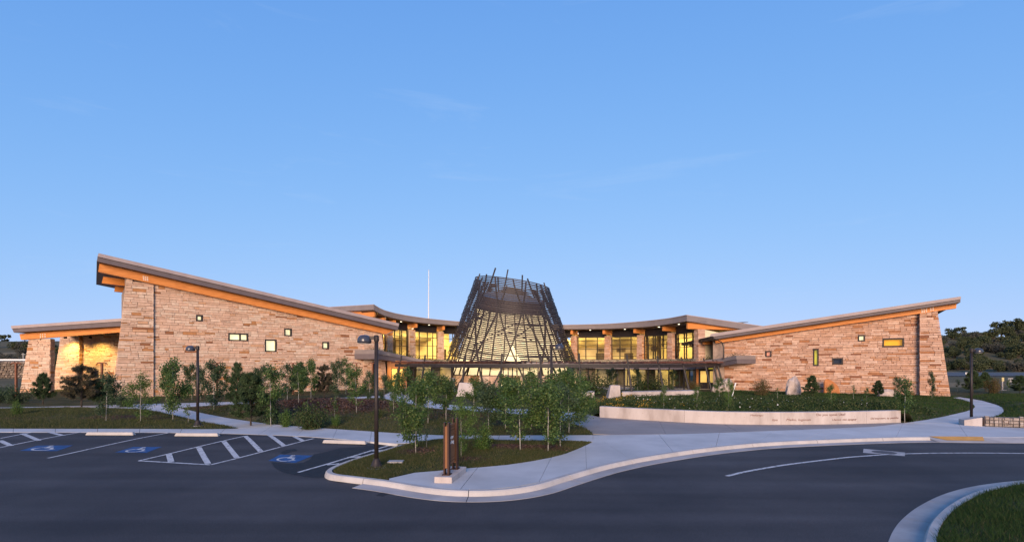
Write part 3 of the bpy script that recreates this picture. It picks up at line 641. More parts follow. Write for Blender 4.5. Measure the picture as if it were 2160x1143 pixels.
def tris(name, V, mat, kind=None, parent=None):
    m, k = V.shape[:2]
    me = bpy.data.meshes.new(name); me.vertices.add(m * k); me.vertices.foreach_set('co', V.reshape(-1).astype(np.float32))
    me.loops.add(m * k); me.polygons.add(m)
    me.loops.foreach_set('vertex_index', np.arange(m * k, dtype=np.int32)); me.polygons.foreach_set('loop_start', np.arange(0, m * k, k, dtype=np.int32))
    try: me.polygons.foreach_set('loop_total', np.full(m, k, dtype=np.int32))
    except Exception: pass
    me.materials.append(mat); me.update(calc_edges=True); me.validate()
    return ob(name, me, parent, kind)
def stuff(o, label, cat): o['label'] = label; o['category'] = cat; o['kind'] = 'stuff'; return o
stuff(blades('grass', lawn_pen, 90000, .06, .012, M['grass']), 'short patchy grass on the kerbed peninsula beside the brown sign', 'grass')
stuff(blades('grass', lawn_berm, 120000, .07, .018, M['grass'], box=(-28, 6, 18, 42)), 'thin grass growing round the mulched berm before the entrance', 'grass')
stuff(blades('grass', lawn_lot, 90000, .08, .018, M['grass'], box=(-36, 0, 18, 34)), 'rough grass strip between the parking bays and the path', 'grass')
stuff(blades('grass', lawn_isl, 170000, .10, .009, M['grass_dark'], box=(5, 18, 4.5, 16)), 'dark long grass on the kerbed island in the near corner', 'grass')
stuff(blades('grass', lawn_bed, 110000, .10, .03, M['grass_dark'], box=(4, 40, 24, 54), mulch_skip=False), 'dark turf on the planted bed behind the low concrete wall', 'grass')
stuff(blades('grass', lawn_east, 60000, .09, .03, M['grass_dark'], box=(20, 60, 22, 52)), 'green lawn inside the bend of the curling path', 'grass')
def chips(name, lawn, n, size, mat, box=None):
    poly = np.array([p[:2] for p in lawn.poly]); x0, y0 = poly.min(0); x1, y1 = poly.max(0)
    P = RNG.uniform((x0, y0), (x1, y1), (n * 6, 2)); d, ins = lawn.inside(P)
    P = P[ins & (d > .05) & (RNG.random(len(P)) < lawn.mulch(P) ** 2)][:n]; m = len(P)
    z = lawn.z(P); V = np.zeros((m, 4, 3)); a = RNG.uniform(0, np.pi, m); s = size * RNG.uniform(.5, 1.5, m)
    ux = np.stack([np.cos(a), np.sin(a), RNG.normal(0, .35, m)], 1); vx = np.stack([-np.sin(a), np.cos(a), RNG.normal(0, .35, m)], 1) * .4
    c = np.concatenate([P, (z + .012)[:, None]], 1)
    for k, (p, q) in enumerate([(-1, -1), (1, -1), (1, 1), (-1, 1)]): V[:, k] = c + (ux * p + vx * q) * s[:, None]
    return tris(name, V, mat, 'stuff')
stuff(chips('mulch', lawn_pen, 5000, .025, M['mulch']), 'brown mulch rings under the aspens on the kerbed peninsula', 'mulch')
stuff(chips('mulch', lawn_berm, 26000, .045, M['mulch']), 'dark brown bark mulch covering the low berm', 'mulch')
# back lawn and far road
far = struct(mk('highway', [Vector((20, 84, .78)), Vector((330, 84, .78)), Vector((330, 116, .80)), Vector((20, 116, .80))], [(0, 1, 2, 3)], noise_mat('highway_asphalt', (.075, .075, .08), (.10, .10, .105), .4, .8)))
# ------------------------------------------------------------------ buildings
class Fr:
    """a vertical wall plane: origin on the ground, u along the wall, n out of the wall"""
    def __init__(s, o, u): s.o = Vector((o[0], o[1], 0)); s.u = Vector((u[0], u[1], 0)).normalized(); s.n = Vector((s.u.y, -s.u.x, 0))
    def p(s, t, z, off=0.0): q = s.o + s.u * t + s.n * off; return Vector((q.x, q.y, z))
    def px(s, px, py, off=0.0):
        d = Vector(((px - CX) / FPX, 1, (HOR - py) / FPX)); C = Vector((0, 0, HC))
        k = ((s.o - C).dot(s.n) + off) / d.dot(s.n); q = C + d * k
        return ((q - s.o).dot(s.u), q.z)
def lin(x0, y0, x1, y1): return lambda x: y0 + (y1 - y0) * (x - x0) / (x1 - x0)

def lay_stones(fr, tl, tr, zt, z0, z1, holes, off, L=(.5, 1.5), Hh=(.15, .32), seed=1, split=.38, proud=.05):
    """coursed rubble: returns [(area, verts, faces)] with each stone's own outline, chamfer and depth"""
    rnd = random.Random(seed); out = []
    def emit(c):   # c: bl, br, tr, tl in (t, z)
        w = min(c[1][0] - c[0][0], c[2][0] - c[3][0]); h = min(c[3][1] - c[0][1], c[2][1] - c[1][1])
        if w < .06 or h < .04: return
        g = .009; ch = .014; dd = off + rnd.uniform(0, proud)
        j = lambda: rnd.uniform(-.006, .006)
        o_ = [(c[0][0] + g, c[0][1] + g), (c[1][0] - g, c[1][1] + g), (c[2][0] - g, c[2][1] - g), (c[3][0] + g, c[3][1] - g)]
        o_ = [(a + j(), b + j()) for a, b in o_]
        i_ = [(o_[0][0] + ch, o_[0][1] + ch), (o_[1][0] - ch, o_[1][1] + ch), (o_[2][0] - ch, o_[2][1] - ch), (o_[3][0] + ch, o_[3][1] - ch)]
        v = [fr.p(a, b, off - .10) for a, b in o_] + [fr.p(a, b, dd - .015) for a, b in o_] + [fr.p(a, b, dd + rnd.uniform(-.008, .012)) for a, b in i_]
        f = [(8, 9, 10, 11)]
        for k in range(4): n = (k + 1) % 4; f += [(k, n, 4 + n, 4 + k), (4 + k, 4 + n, 8 + n, 8 + k)]
        out.append((w * h, v, f))
    def cut(ta, tb, za, zb):
        """subtract the openings, then emit"""
        todo = [(ta, tb, za, zb)]
        for (ha, hb, hc, hd) in holes:
            nx = []
            for (a, b, c, d) in todo:
                if b <= ha or a >= hb or d <= hc or c >= hd: nx.append((a, b, c, d)); continue
                if a < ha: nx.append((a, ha, c, d))
                if b > hb: nx.append((hb, b, c, d))
                a2, b2 = max(a, ha), min(b, hb)
                if c < hc: nx.append((a2, b2, c, hc))
                if d > hd: nx.append((a2, b2, hd, d))
            todo = nx
        for (a, b, c, d) in todo:
            l0, l1, r0, r1 = tl(c), tl(d), tr(c), tr(d)
            q = [(a, c), (b, c), (b, d), (a, d)]
            if a <= max(l0, l1) + .02: q[0] = (l0, c); q[3] = (l1, d)
            if b >= min(r0, r1) - .02: q[1] = (r0, c); q[2] = (r1, d)
            za_, zb_ = zt(q[3][0]), zt(q[2][0])
            q[3] = (q[3][0], min(d, za_)); q[2] = (q[2][0], min(d, zb_))
            if q[3][1] - q[0][1] < .04 or q[2][1] - q[1][1] < .04: continue
            emit(q)
    z = z0
    while z < z1:
        h = min(rnd.uniform(*Hh), z1 - z + .01)
        if h < .05: break
        lo, hi = min(tl(z), tl(z + h)), max(tr(z), tr(z + h)); t = lo
        while t < hi - .02:
            ln = rnd.uniform(*L) * (1.0 if h > .2 else 1.15)
            if hi - (t + ln) < L[0] * .5: ln = hi - t
            if h > .22 and rnd.random() < split:
                zs = z + h * rnd.uniform(.35, .65); tm = t + ln * rnd.uniform(.35, .65)
                if rnd.random() < .5: cut(t, t + ln, z, zs); cut(t, tm, zs, z + h); cut(tm, t + ln, zs, z + h)
                else: cut(t, tm, z, zs); cut(tm, t + ln, z, zs); cut(t, t + ln, zs, z + h)
            else: cut(t, t + ln, z, z + h)
            t += ln
        z += h
    return out
def place_stones(stones, parent, mat, keep=300):
    stones.sort(key=lambda s: -s[0]); rest = MB()
    for i, (a, v, f) in enumerate(stones):
        if i < keep:
            o = mk('stone', v, f, mat, parent)
        else: rest.add(v, f)
    if rest.v: mk('small_stones', rest.v, rest.f, mat, parent, kind='stuff')

def backing(fr, mbk, t0, t1, z0, zt, holes, o0, o1):
    """the solid wall behind the stones, with its openings"""
    cuts = sorted({t0, t1, *[h[0] for h in holes], *[h[1] for h in holes]}); cuts = [c for c in cuts if t0 <= c <= t1]
    def blk(a, b, c0, ca, cb):
        mbk.hexa([fr.p(a, c0, o1), fr.p(b, c0, o1), fr.p(b, c0, o0), fr.p(a, c0, o0), fr.p(a, ca, o1), fr.p(b, cb, o1), fr.p(b, cb, o0), fr.p(a, ca, o0)])
    for a, b in zip(cuts, cuts[1:]):
        hs = sorted([h for h in holes if h[0] <= a + 1e-6 and h[1] >= b - 1e-6], key=lambda h: h[2]); z = z0
        for h in hs: blk(a, b, z, h[2], h[2]); z = h[3]
        blk(a, b, z, zt(a), zt(b))
def wall_window(fr, parent, rect, mat, off=.04, depth=.5, mull=None, fw=.12):
    t0, t1, z0, z1 = rect
    w = MB()
    for a, b, c, d in [(t0, t1, z0, z0 + fw), (t0, t1, z1 - fw, z1), (t0, t0 + fw, z0 + fw, z1 - fw), (t1 - fw, t1, z0 + fw, z1 - fw)] + ([(mull - fw * .5, mull + fw * .5, z0 + fw, z1 - fw)] if mull else []):
        w.hexa([fr.p(a, c, off), fr.p(b, c, off), fr.p(b, c, off - depth), fr.p(a, c, off - depth), fr.p(a, d, off), fr.p(b, d, off), fr.p(b, d, off - depth), fr.p(a, d, off - depth)])
    win = w.obj('window', M['bronze'], parent)
    xs_ = [t0 + fw] + ([mull - fw * .5, mull + fw * .5] if mull else []) + [t1 - fw]
    for a, b in zip(xs_[::2], xs_[1::2]):
        g = MB(); o1 = off - depth + .12
        g.hexa([fr.p(a, z0 + fw, o1), fr.p(b, z0 + fw, o1), fr.p(b, z0 + fw, o1 - .03), fr.p(a, z0 + fw, o1 - .03), fr.p(a, z1 - fw, o1), fr.p(b, z1 - fw, o1), fr.p(b, z1 - fw, o1 - .03), fr.p(a, z1 - fw, o1 - .03)])
        g.obj('pane', mat, win)
    return win
def beam_prism(fr, pts, o0, o1, name, mat, parent):
    """polygon in (t, z) pushed from offset o0 to o1"""
    mb_ = MB(); a = [fr.p(t, z, o0) for t, z in pts]; b = [fr.p(t, z, o1) for t, z in pts]; n = len(pts)
    mb_.v += a + b; mb_.f += [tuple(range(n)), tuple(range(2 * n - 1, n - 1, -1))] + [(i, n + i, n + (i + 1) % n, (i + 1) % n) for i in range(n)]
    return mb_.obj(name, mat, parent)
def bolts(fr, parent, pts, off):
    w = MB()
    for t, z in pts: w.hexa([fr.p(t - .045, z - .04, off), fr.p(t + .045, z - .04, off), fr.p(t + .045, z - .04, off - .02), fr.p(t - .045, z - .04, off - .02), fr.p(t - .045, z + .04, off), fr.p(t + .045, z + .04, off), fr.p(t + .045, z + .04, off - .02), fr.p(t - .045, z + .04, off - .02)])
    w.obj('bolt_plate', M['steel_light'], parent)
M['steel_light'] = noise_mat('galvanised_bolt', (.75, .70, .60), (.85, .80, .70), 5, .4)

def wing(name, label, fr, stone, px_wall, px_pier, wins, roof, beam, sl, px_pier2=None, depth=15.0, bolt_px=(), keep=300, plan_back=None, extra_beams=()):
    T = thing(name, label, 'building', fr.o)
    hz, bz = [], []
    for r in wins:
        (t0, z1), (t1, z0) = fr.px(r[0], r[1], .05), fr.px(r[2], r[3], .05); hz.append((t0, t1, z0, z1))
    # beam underside as function of t on the wall plane
    b0, b1 = fr.px(*beam[0], .3), fr.px(*beam[1], .3); zbot = lin(b0[0], b0[1], b1[0], b1[1])
    ztop = lambda t: zbot(t) + .25
    tw0, tw1 = fr.px(px_wall[0], 765)[0], fr.px(px_wall[1], 765)[0]
    w = MB(); backing(fr, w, tw0 - 1.2, tw1 + .0, -.3, ztop, hz, -.45, -.05)
    wall = w.obj('wall', M['mortar'], T)
    st = lay_stones(fr, lambda z: tw0, lambda z: tw1, ztop, -.1, 14, hz, .0, *sl, seed=len(name))
    for kind, q in (('pier', px_pier), ('pier', px_pier2)):
        if not q: continue
        o_ = q['off']
        tl0, tr0 = fr.px(q['bl'], 838, o_)[0], fr.px(q['br'], 838, o_)[0]; (ta, za), (tb, zb) = fr.px(*q['tl'], o_), fr.px(*q['tr'], o_)
        zc = max(za, zb)
        fl = lambda z, a=tl0, b=ta, c=zc: a + (b - a) * z / c
        frr = lambda z, a=tr0, b=tb, c=zc: a + (b - a) * z / c
        zt_ = lambda t, z0=zbot: z0(t) + .1
        pw = MB(); zz = [zt_(ta), zt_(tb)]
        m_ = .12
        pw.hexa([fr.p(tl0 + m_, -.2, o_ - .1), fr.p(tr0 - m_, -.2, o_ - .1), fr.p(tr0 - m_, -.2, -.5), fr.p(tl0 + m_, -.2, -.5), fr.p(ta + m_, zz[0] - .05, o_ - .1), fr.p(tb - m_, zz[1] - .05, o_ - .1), fr.p(tb - m_, zz[1] - .05, -.5), fr.p(ta + m_, zz[0] - .05, -.5)])
        pier = pw.obj('pier', M['mortar'], T)
        st += lay_stones(fr, fl, frr, zt_, -.1, 14, [], o_, *sl, seed=len(name) + 11)
        # the pier's return faces
        for edge, sg in ((frr if q.get('side', 'r') == 'r' else fl, 1 if q.get('side', 'r') == 'r' else -1),):
            z = -.1; rr = random.Random(5)
            while z < zt_(edge(z)) - .2:
                h = rr.uniform(*sl[1])
                e0, e1 = edge(z + .01), edge(z + h - .01)
                vs_ = [fr.p(e0, z + .01, o_ + .01), fr.p(e0, z + .01, -.08), fr.p(e1, z + h - .01, -.08), fr.p(e1, z + h - .01, o_ + .01), fr.p(e0 - .1 * sg, z + .01, o_ - .0), fr.p(e0 - .1 * sg, z + .01, -.08), fr.p(e1 - .1 * sg, z + h - .01, -.08), fr.p(e1 - .1 * sg, z + h - .01, o_)]
                st.append((.02, vs_, [(0, 1, 2, 3), (0, 4, 5, 1), (2, 6, 7, 3), (0, 3, 7, 4)])); z += h
    place_stones(st, wall, stone, keep)
    for i, r in enumerate(wins):
        m_t = fr.px(r[5], 765, .05)[0] if len(r) > 5 else None
        wall_window(fr, T, hz[i], M[r[4]], mull=m_t)
    # glulam beam under the eave
    e = [fr.px(*p, .45) for p in beam[2]]
    beam_prism(fr, e, .45, .02, 'beam', M['glulam'], T)
    if bolt_px:
        pts = [fr.px(x, y, .46) for x, y in bolt_px]; bolts(fr, T, pts, .465)
    for (pp, o0) in extra_beams:
        beam_prism(fr, [fr.px(*p, o0) for p in pp], o0, o0 - .35, 'beam', M['glulam'], T)
    # roof: light cap over a darker fascia, soffit beneath
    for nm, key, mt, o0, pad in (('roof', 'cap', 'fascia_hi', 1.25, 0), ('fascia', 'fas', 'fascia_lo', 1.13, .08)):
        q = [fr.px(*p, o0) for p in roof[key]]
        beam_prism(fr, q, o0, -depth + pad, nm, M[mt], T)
    q = [fr.px(*p, 1.0) for p in roof['fas'][2:4]]      # underside corners: right bottom, left bottom
    (ta, za), (tb, zb) = q
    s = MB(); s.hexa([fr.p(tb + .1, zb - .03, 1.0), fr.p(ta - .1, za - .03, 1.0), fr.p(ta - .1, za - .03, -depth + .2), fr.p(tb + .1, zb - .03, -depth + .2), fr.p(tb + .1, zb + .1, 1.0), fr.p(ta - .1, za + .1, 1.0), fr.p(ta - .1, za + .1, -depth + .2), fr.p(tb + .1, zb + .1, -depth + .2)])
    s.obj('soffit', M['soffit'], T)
    # the body behind: end walls and rear wall
    bd = MB(); zA, zB = ztop(tw0 - 1.0) - .1, ztop(tw1) - .1
    bd.hexa([fr.p(tw0 - 1.0, -.3, -.4), fr.p(tw1 - .02, -.3, -.4), fr.p(tw1 - .02, -.3, -depth + 1.5), fr.p(tw0 - 1.0, -.3, -depth + 1.5), fr.p(tw0 - 1.0, zA, -.4), fr.p(tw1 - .02, zB, -.4), fr.p(tw1 - .02, zB, -depth + 1.5), fr.p(tw0 - 1.0, zA, -depth + 1.5)])
    return T, bd

FL = Fr((-34.05, 43.0), (math.cos(math.radians(40)), math.sin(math.radians(40))))
bl = [(302.5 + 4.2 * i + k * .3, y + 3.3 * k + .9 * i) for i in range(3) for k, y in ((0, 583), (1, 583), (2, 583))]
wL, bodyL = wing('stone_wing', 'stone wing with tall battered corner pier and roof sloping down to the entrance', FL, M['stone_l'], (300, 770),
     dict(bl=236, br=324, tl=(266, 590), tr=(324, 600), off=.17, side='r'),
     [(414, 664, 428, 677.5, 'lit'), (482, 702, 524, 719.5, 'lit', 507), (559, 715.5, 584, 742, 'lit'), (600, 692.5, 616, 709, 'lit'), (680, 721, 694.5, 736, 'lit')],
     dict(cap=[(205.5, 541), (208, 534), (842, 682), (841, 688)], fas=[(206, 541.5), (841, 688), (839, 696.5), (204, 551)]),
     [(324, 602), (765, 696), [(210, 556), (830, 695), (828, 707.5), (207, 573)]], ((.36, 1.2), (.13, .31)),
     px_pier2=dict(bl=768, br=818, tl=(767, 696), tr=(805, 704), off=.10, side='r'), bolt_px=bl)
bodyL.obj('body', M['mortar'], wL)
# two more beams that carry the overhang further back
for o0, pp in ((-6.0, [(218, 583), (262, 592.5), (262, 605), (214.5, 597)]), (-12.6, [(243, 602), (262, 606), (262, 618.5), (241, 614.5)])):
    e = [FL.px(*p, o0) for p in pp]; beam_prism(FL, [e[0], (e[1][0] + 2, e[1][1]), (e[2][0] + 2, e[2][1]), e[3]], o0, o0 - .4, 'beam', M['glulam'], wL)
# hanging gutter chain bar by the inner eave
dp = MB(); a = PX(829, 699, 58.5); b = PX(810, 707, 58.7); dp.tube([a, b], .05, 6); dp.obj('downpipe', M['fascia_ring'], wL)

FR = Fr((23.3, 55.0), (.830, -.557))
br = [(1945 + 4.6 * i, 655.5 - 1.0 * i + 3.0 * k) for i in (0, 1, 2, 4, 5) for k in (-1, 0, 1)]
wR, bodyR = wing('stone_wing', 'pink stone wing with battered far pier and roof rising away from the entrance', FR, M['stone_r'], (1528, 1944),
     dict(bl=1940, br=2005.5, tl=(1940, 663), tr=(1978, 657), off=.55, side='l'),
     [(1614, 740, 1627, 752.5, 'lit_red'), (1715, 736, 1726.5, 771.5, 'lit_green'), (1755.5, 755, 1778, 768.5, 'dark_pane'), (1809.5, 706.5, 1824.5, 719.5, 'lit'), (1861.5, 713.7, 1907, 731, 'lit_amber')],
     dict(cap=[(1497, 711), (1499, 704), (2027, 625), (2027, 631)], fas=[(1500, 708.5), (2026, 630), (2026, 637.5), (1500, 716.5)]),
     [(1600, 710), (1940, 663), [(1506, 714.5), (2018, 639), (2017, 650), (1510, 723.5)]], ((.35, 1.05), (.12, .25)), bolt_px=br, depth=14)
bodyR.obj('body', M['mortar'], wR)
# inner return of the roof: eave that turns back towards the entrance, with a dark gutter and its downpipe
ra, rb_ = FR.p(*FR.px(1499, 711, 1.2), 1.2), None
ra = PX(1500, 709, 54.2); rc = PX(1470, 716, 58.0); rd = PX(1437, 722.5, 61.0)
ev = MB()
for a, b in ((ra, rc), (rc, rd)):
    ev.hexa([a + Vector((0, 0, -.42)), b + Vector((0, 0, -.36)), b + Vector((4.5, 3, -.36)), a + Vector((4.5, 3, -.42)), a, b, b + Vector((4.5, 3, .5)), a + Vector((4.5, 3, .5))])
ev.obj('eave_return', M['bronze'], wR)
for f in (.35, .8):
    p = ra.lerp(rd, f) + Vector((.5, .2, -.45)); q = p + Vector((4, 2.2, .1)); b_ = MB(); b_.bar(p, q, .3, .38); b_.obj('beam', M['glulam'], wR)
iw = MB(); iw.hexa([Vector((23.25, 55.2, -.2)), Vector((23.7, 55.5, -.2)), Vector((24.6, 66, -.2)), Vector((24.0, 66, -.2)), Vector((23.25, 55.2, 5.6)), Vector((23.7, 55.5, 5.6)), Vector((24.6, 66, 5.6)), Vector((24.0, 66, 5.6))])
iw.obj('inner_wall', M['room_dark'], wR)
dp = MB(); dp.tube([PX(1524, 724, 54.2), PX(1526, 732, 54.1), PX(1526, 757, 54.1)], .07, 6); dp.tube([PX(1502, 712, 54.1), PX(1525, 723, 54.2)], .05, 6); dp.obj('downpipe', M['bronze'], wR)

# ---- entrance porch beyond the tall pier
FP = Fr((-50.5, 51.0), (1, 0.0))
pT = thing('porch', 'low roofed porch on stone piers with lamplit stone wall, beyond the tall pier', 'porch', FP.o)
rp_cap = [FP.px(*p, 1.2) for p in [(24, 693), (23, 687), (262, 671), (262, 677)]]; rp_fas = [FP.px(*p, 1.1) for p in [(25, 692.5), (262, 677), (262, 687), (29, 701)]]
beam_prism(FP, rp_cap, 1.2, -9, 'roof', M['fascia_hi'], pT); beam_prism(FP, rp_fas, 1.1, -8.9, 'fascia', M['fascia_lo'], pT)
beam_prism(FP, [FP.px(*p, .45) for p in [(41, 704), (262, 686), (262, 699.5), (44, 716.5)]], .45, .02, 'beam', M['glulam'], pT)
bolts(FP, pT, [FP.px(x, y, .46) for x in (85.5, 90, 95) for y in (704.5, 708, 711.5)], .465)
s_ = [FP.px(*p, .9) for p in [(262, 687.5), (30, 701.5)]]
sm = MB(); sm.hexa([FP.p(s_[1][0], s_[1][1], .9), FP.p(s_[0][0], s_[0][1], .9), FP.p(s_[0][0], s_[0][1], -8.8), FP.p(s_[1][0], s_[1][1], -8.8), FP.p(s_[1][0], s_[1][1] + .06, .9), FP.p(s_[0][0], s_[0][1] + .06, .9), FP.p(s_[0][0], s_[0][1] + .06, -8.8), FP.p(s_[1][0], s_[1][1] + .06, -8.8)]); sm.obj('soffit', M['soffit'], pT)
def stone_block(fr, parent, q, off, back, zt, seed, sl, lawn=None):
    """battered pier with stone front and right return"""
    tl0, tr0, tlt, trt = q; zc = zt((tlt + trt) / 2)
    fl = lambda z: tl0 + (tlt - tl0) * z / zc
    frr = lambda z: tr0 + (trt - tr0) * z / zc
    w = MB(); m_ = .1
    w.hexa([fr.p(tl0 + m_, -.3, off - .06), fr.p(tr0 - m_, -.3, off - .06), fr.p(tr0 - m_, -.3, back), fr.p(tl0 + m_, -.3, back), fr.p(tlt + m_, zc, off - .06), fr.p(trt - m_, zc, off - .06), fr.p(trt - m_, zc, back), fr.p(tlt + m_, zc, back)])
    o = w.obj('pier', M['mortar'], parent)
    st = lay_stones(fr, fl, frr, zt, -.1, zc, [], off, *sl, seed=seed)
    rf = Fr(fr.p(tr0, 0, off)[:2], -fr.n[:2] if False else (-fr.n).to_2d())       # return face, running back
    ln = off - back
    st2 = lay_stones(rf, lambda z: 0.0, lambda z: ln, lambda t: zc, -.1, zc, [], .0, *sl, seed=seed + 3)
    lean = (trt - tr0) / zc
    for a, v, f in st2: st.append((a, [p + fr.u * (lean * p.z) for p in v], f))
    place_stones(st, o, M['stone_l'], 120)
zb_ = FP.px(44, 716.5, .3)[1]
q = [FP.px(42, 826, .2)[0], FP.px(105, 826, .2)[0], FP.px(61, 715, .2)[0], FP.px(105.5, 715, .2)[0]]
stone_block(FP, pT, q, .2, -.35, lambda t: FP.px(80, 714, .2)[1], 21, ((.4, 1.2), (.14, .3)))
# rear pier and the lamplit wall
q = [FP.px(111, 825, -5.5)[0], FP.px(167, 825, -5.5)[0], FP.px(128, 724, -5.5)[0], FP.px(167, 724, -5.5)[0]]
stone_block(FP, pT, q, -5.5, -6.6, lambda t: FP.px(140, 704, -5.5)[1], 31, ((.4, 1.2), (.14, .28)))
t0, t1 = FP.px(165, 765, -5.9)[0], FP.px(275, 765, -5.9)[0]; zt_ = FP.px(200, 695, -5.9)[1]
hole = (*[FP.px(x, 765, -5.9)[0] for x in (191, 207)], FP.px(200, 796, -5.9)[1], FP.px(200, 781, -5.9)[1])
w = MB(); backing(FP, w, t0, t1, -.3, lambda t: zt_, [hole], -6.6, -6.0); pw_ = w.obj('rear_wall', M['mortar'], pT)
place_stones(lay_stones(FP, lambda z: t0, lambda z: t1, lambda t: zt_, -.1, zt_, [hole], -5.95, (.4, 1.2), (.14, .28), seed=77), pw_, M['stone_l'], 120)
wall_window(FP, pT, hole, M['dark_pane'], off=-5.9, depth=.4)
for i, (x, y) in enumerate(((148, 722), (200, 719))):
    a = FP.px(x, 716, -4.9)
    fx = MB(); fx.lathe(FP.p(a[0], a[1] + .28, -4.3), [(.13, -.2), (.15, -.1), (.15, .05), (.05, .1)], 10); l_o = fx.obj('downlight', M['bronze'], pT)
    ld = bpy.data.lights.new('porch_lamp', 'SPOT'); ld.energy = 950; ld.color = (1.0, .68, .18); ld.spot_size = math.radians(125); ld.spot_blend = .8; ld.shadow_soft_size = .12
    lo = bpy.data.objects.new('porch_lamp', ld); COL.objects.link(lo); lo.location = FP.p(a[0], a[1] + .02, -4.3); lo.rotation_euler = (math.radians(20), 0, 0)
# ------------------------------------------------------------------ curved centre building
RC = Vector((0.0, 51.7, 0)); RF, RR, RB = 22.7, 20.7, 34.0      # facade, eave and rear radius
def rp(th, R, z): return Vector((RC.x + R * math.sin(th), RC.y + R * math.cos(th), z))
def th_px(px, R):
    k = (px - CX) / FPX; lo, hi = math.radians(-95), math.radians(95)
    for _ in range(60):
        m = (lo + hi) / 2; q = rp(m, R, 0)
        if q.x / q.y < k: lo = m
        else: hi = m
    return (lo + hi) / 2
def z_at(th, R, py): q = rp(th, R, 0); return HC + (HOR - py) / FPX * q.y
def interp(tab, x):
    if x <= tab[0][0]: return tab[0][1]
    for (a, b), (c, d) in zip(tab, tab[1:]):
        if x <= c: return b + (d - b) * (x - a) / (c - a)
    return tab[-1][1]
ctr = thing('centre_building', 'curved two-storey centre with lit upper windows between stone pillars', 'building', (0, 72, 0))
FAS = [(788, 643, 653), (800, 650.5, 660), (812, 656, 666), (835, 662, 672), (860, 666.5, 677), (902, 672.5, 682), (969, 679, 686.7), (1080, 684, 692), (1184, 686, 694), (1286, 683.5, 693), (1365, 677.5, 689), (1412, 672, 683), (1449, 665, 677)]
TT = [(th_px(p, RR), z_at(th_px(p, RR), RR, a), z_at(th_px(p, RR), RR, b)) for p, a, b in FAS]
TOP = [(t, a) for t, a, b in TT]; BOT = [(t, b) for t, a, b in TT]
th0, th1 = TT[0][0], TT[-1][0]
def ring_slab(name, mat, R0, R1, za, zb, zback, a0=th0, a1=th1, n=56, parent=None):
    """annular slab: front heights za/zb(th), rear shifted by zback(th)"""
    m = MB()
    for i in range(n):
        p, q = a0 + (a1 - a0) * i / n, a0 + (a1 - a0) * (i + 1) / n
        m.hexa([rp(p, R0, zb(p)), rp(q, R0, zb(q)), rp(q, R1, zb(q) + zback(q)), rp(p, R1, zb(p) + zback(p)), rp(p, R0, za(p)), rp(q, R0, za(q)), rp(q, R1, za(q) + zback(q)), rp(p, R1, za(p) + zback(p))])
    o = m.obj(name, mat, parent or ctr)
    bm = bmesh.new(); bm.from_mesh(o.data); bmesh.ops.remove_doubles(bm, verts=bm.verts, dist=.001); bm.to_mesh(o.data); bm.free(); return o
zb_side = lambda t: .3 - 1.7 * sstep(math.radians(30), math.radians(74), t)
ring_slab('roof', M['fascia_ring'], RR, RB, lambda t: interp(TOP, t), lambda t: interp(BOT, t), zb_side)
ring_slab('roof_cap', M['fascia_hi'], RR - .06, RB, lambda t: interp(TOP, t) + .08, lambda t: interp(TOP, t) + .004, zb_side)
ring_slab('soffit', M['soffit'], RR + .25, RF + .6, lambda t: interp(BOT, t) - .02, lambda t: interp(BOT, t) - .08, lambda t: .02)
# gable beams at both ends
for t_, s_, zz in ((th0, 1, .15), (th1, -1, .0)):
    b = MB(); zt_ = interp(BOT, t_) - .1; n = 6
    e = t_ + s_ * .02
    b.hexa([rp(e, RR + .4, zt_ - .75), rp(e, RR + 9, zt_ - .75 + zz * 2), rp(e + s_ * .012, RR + 9, zt_ - .75 + zz * 2), rp(e + s_ * .012, RR + .4, zt_ - .75), rp(e, RR + .4, zt_), rp(e, RR + 9, zt_ + zb_side(t_) * .6), rp(e + s_ * .012, RR + 9, zt_ + zb_side(t_) * .6), rp(e + s_ * .012, RR + .4, zt_)])
    b.obj('beam', M['glulam'], ctr)
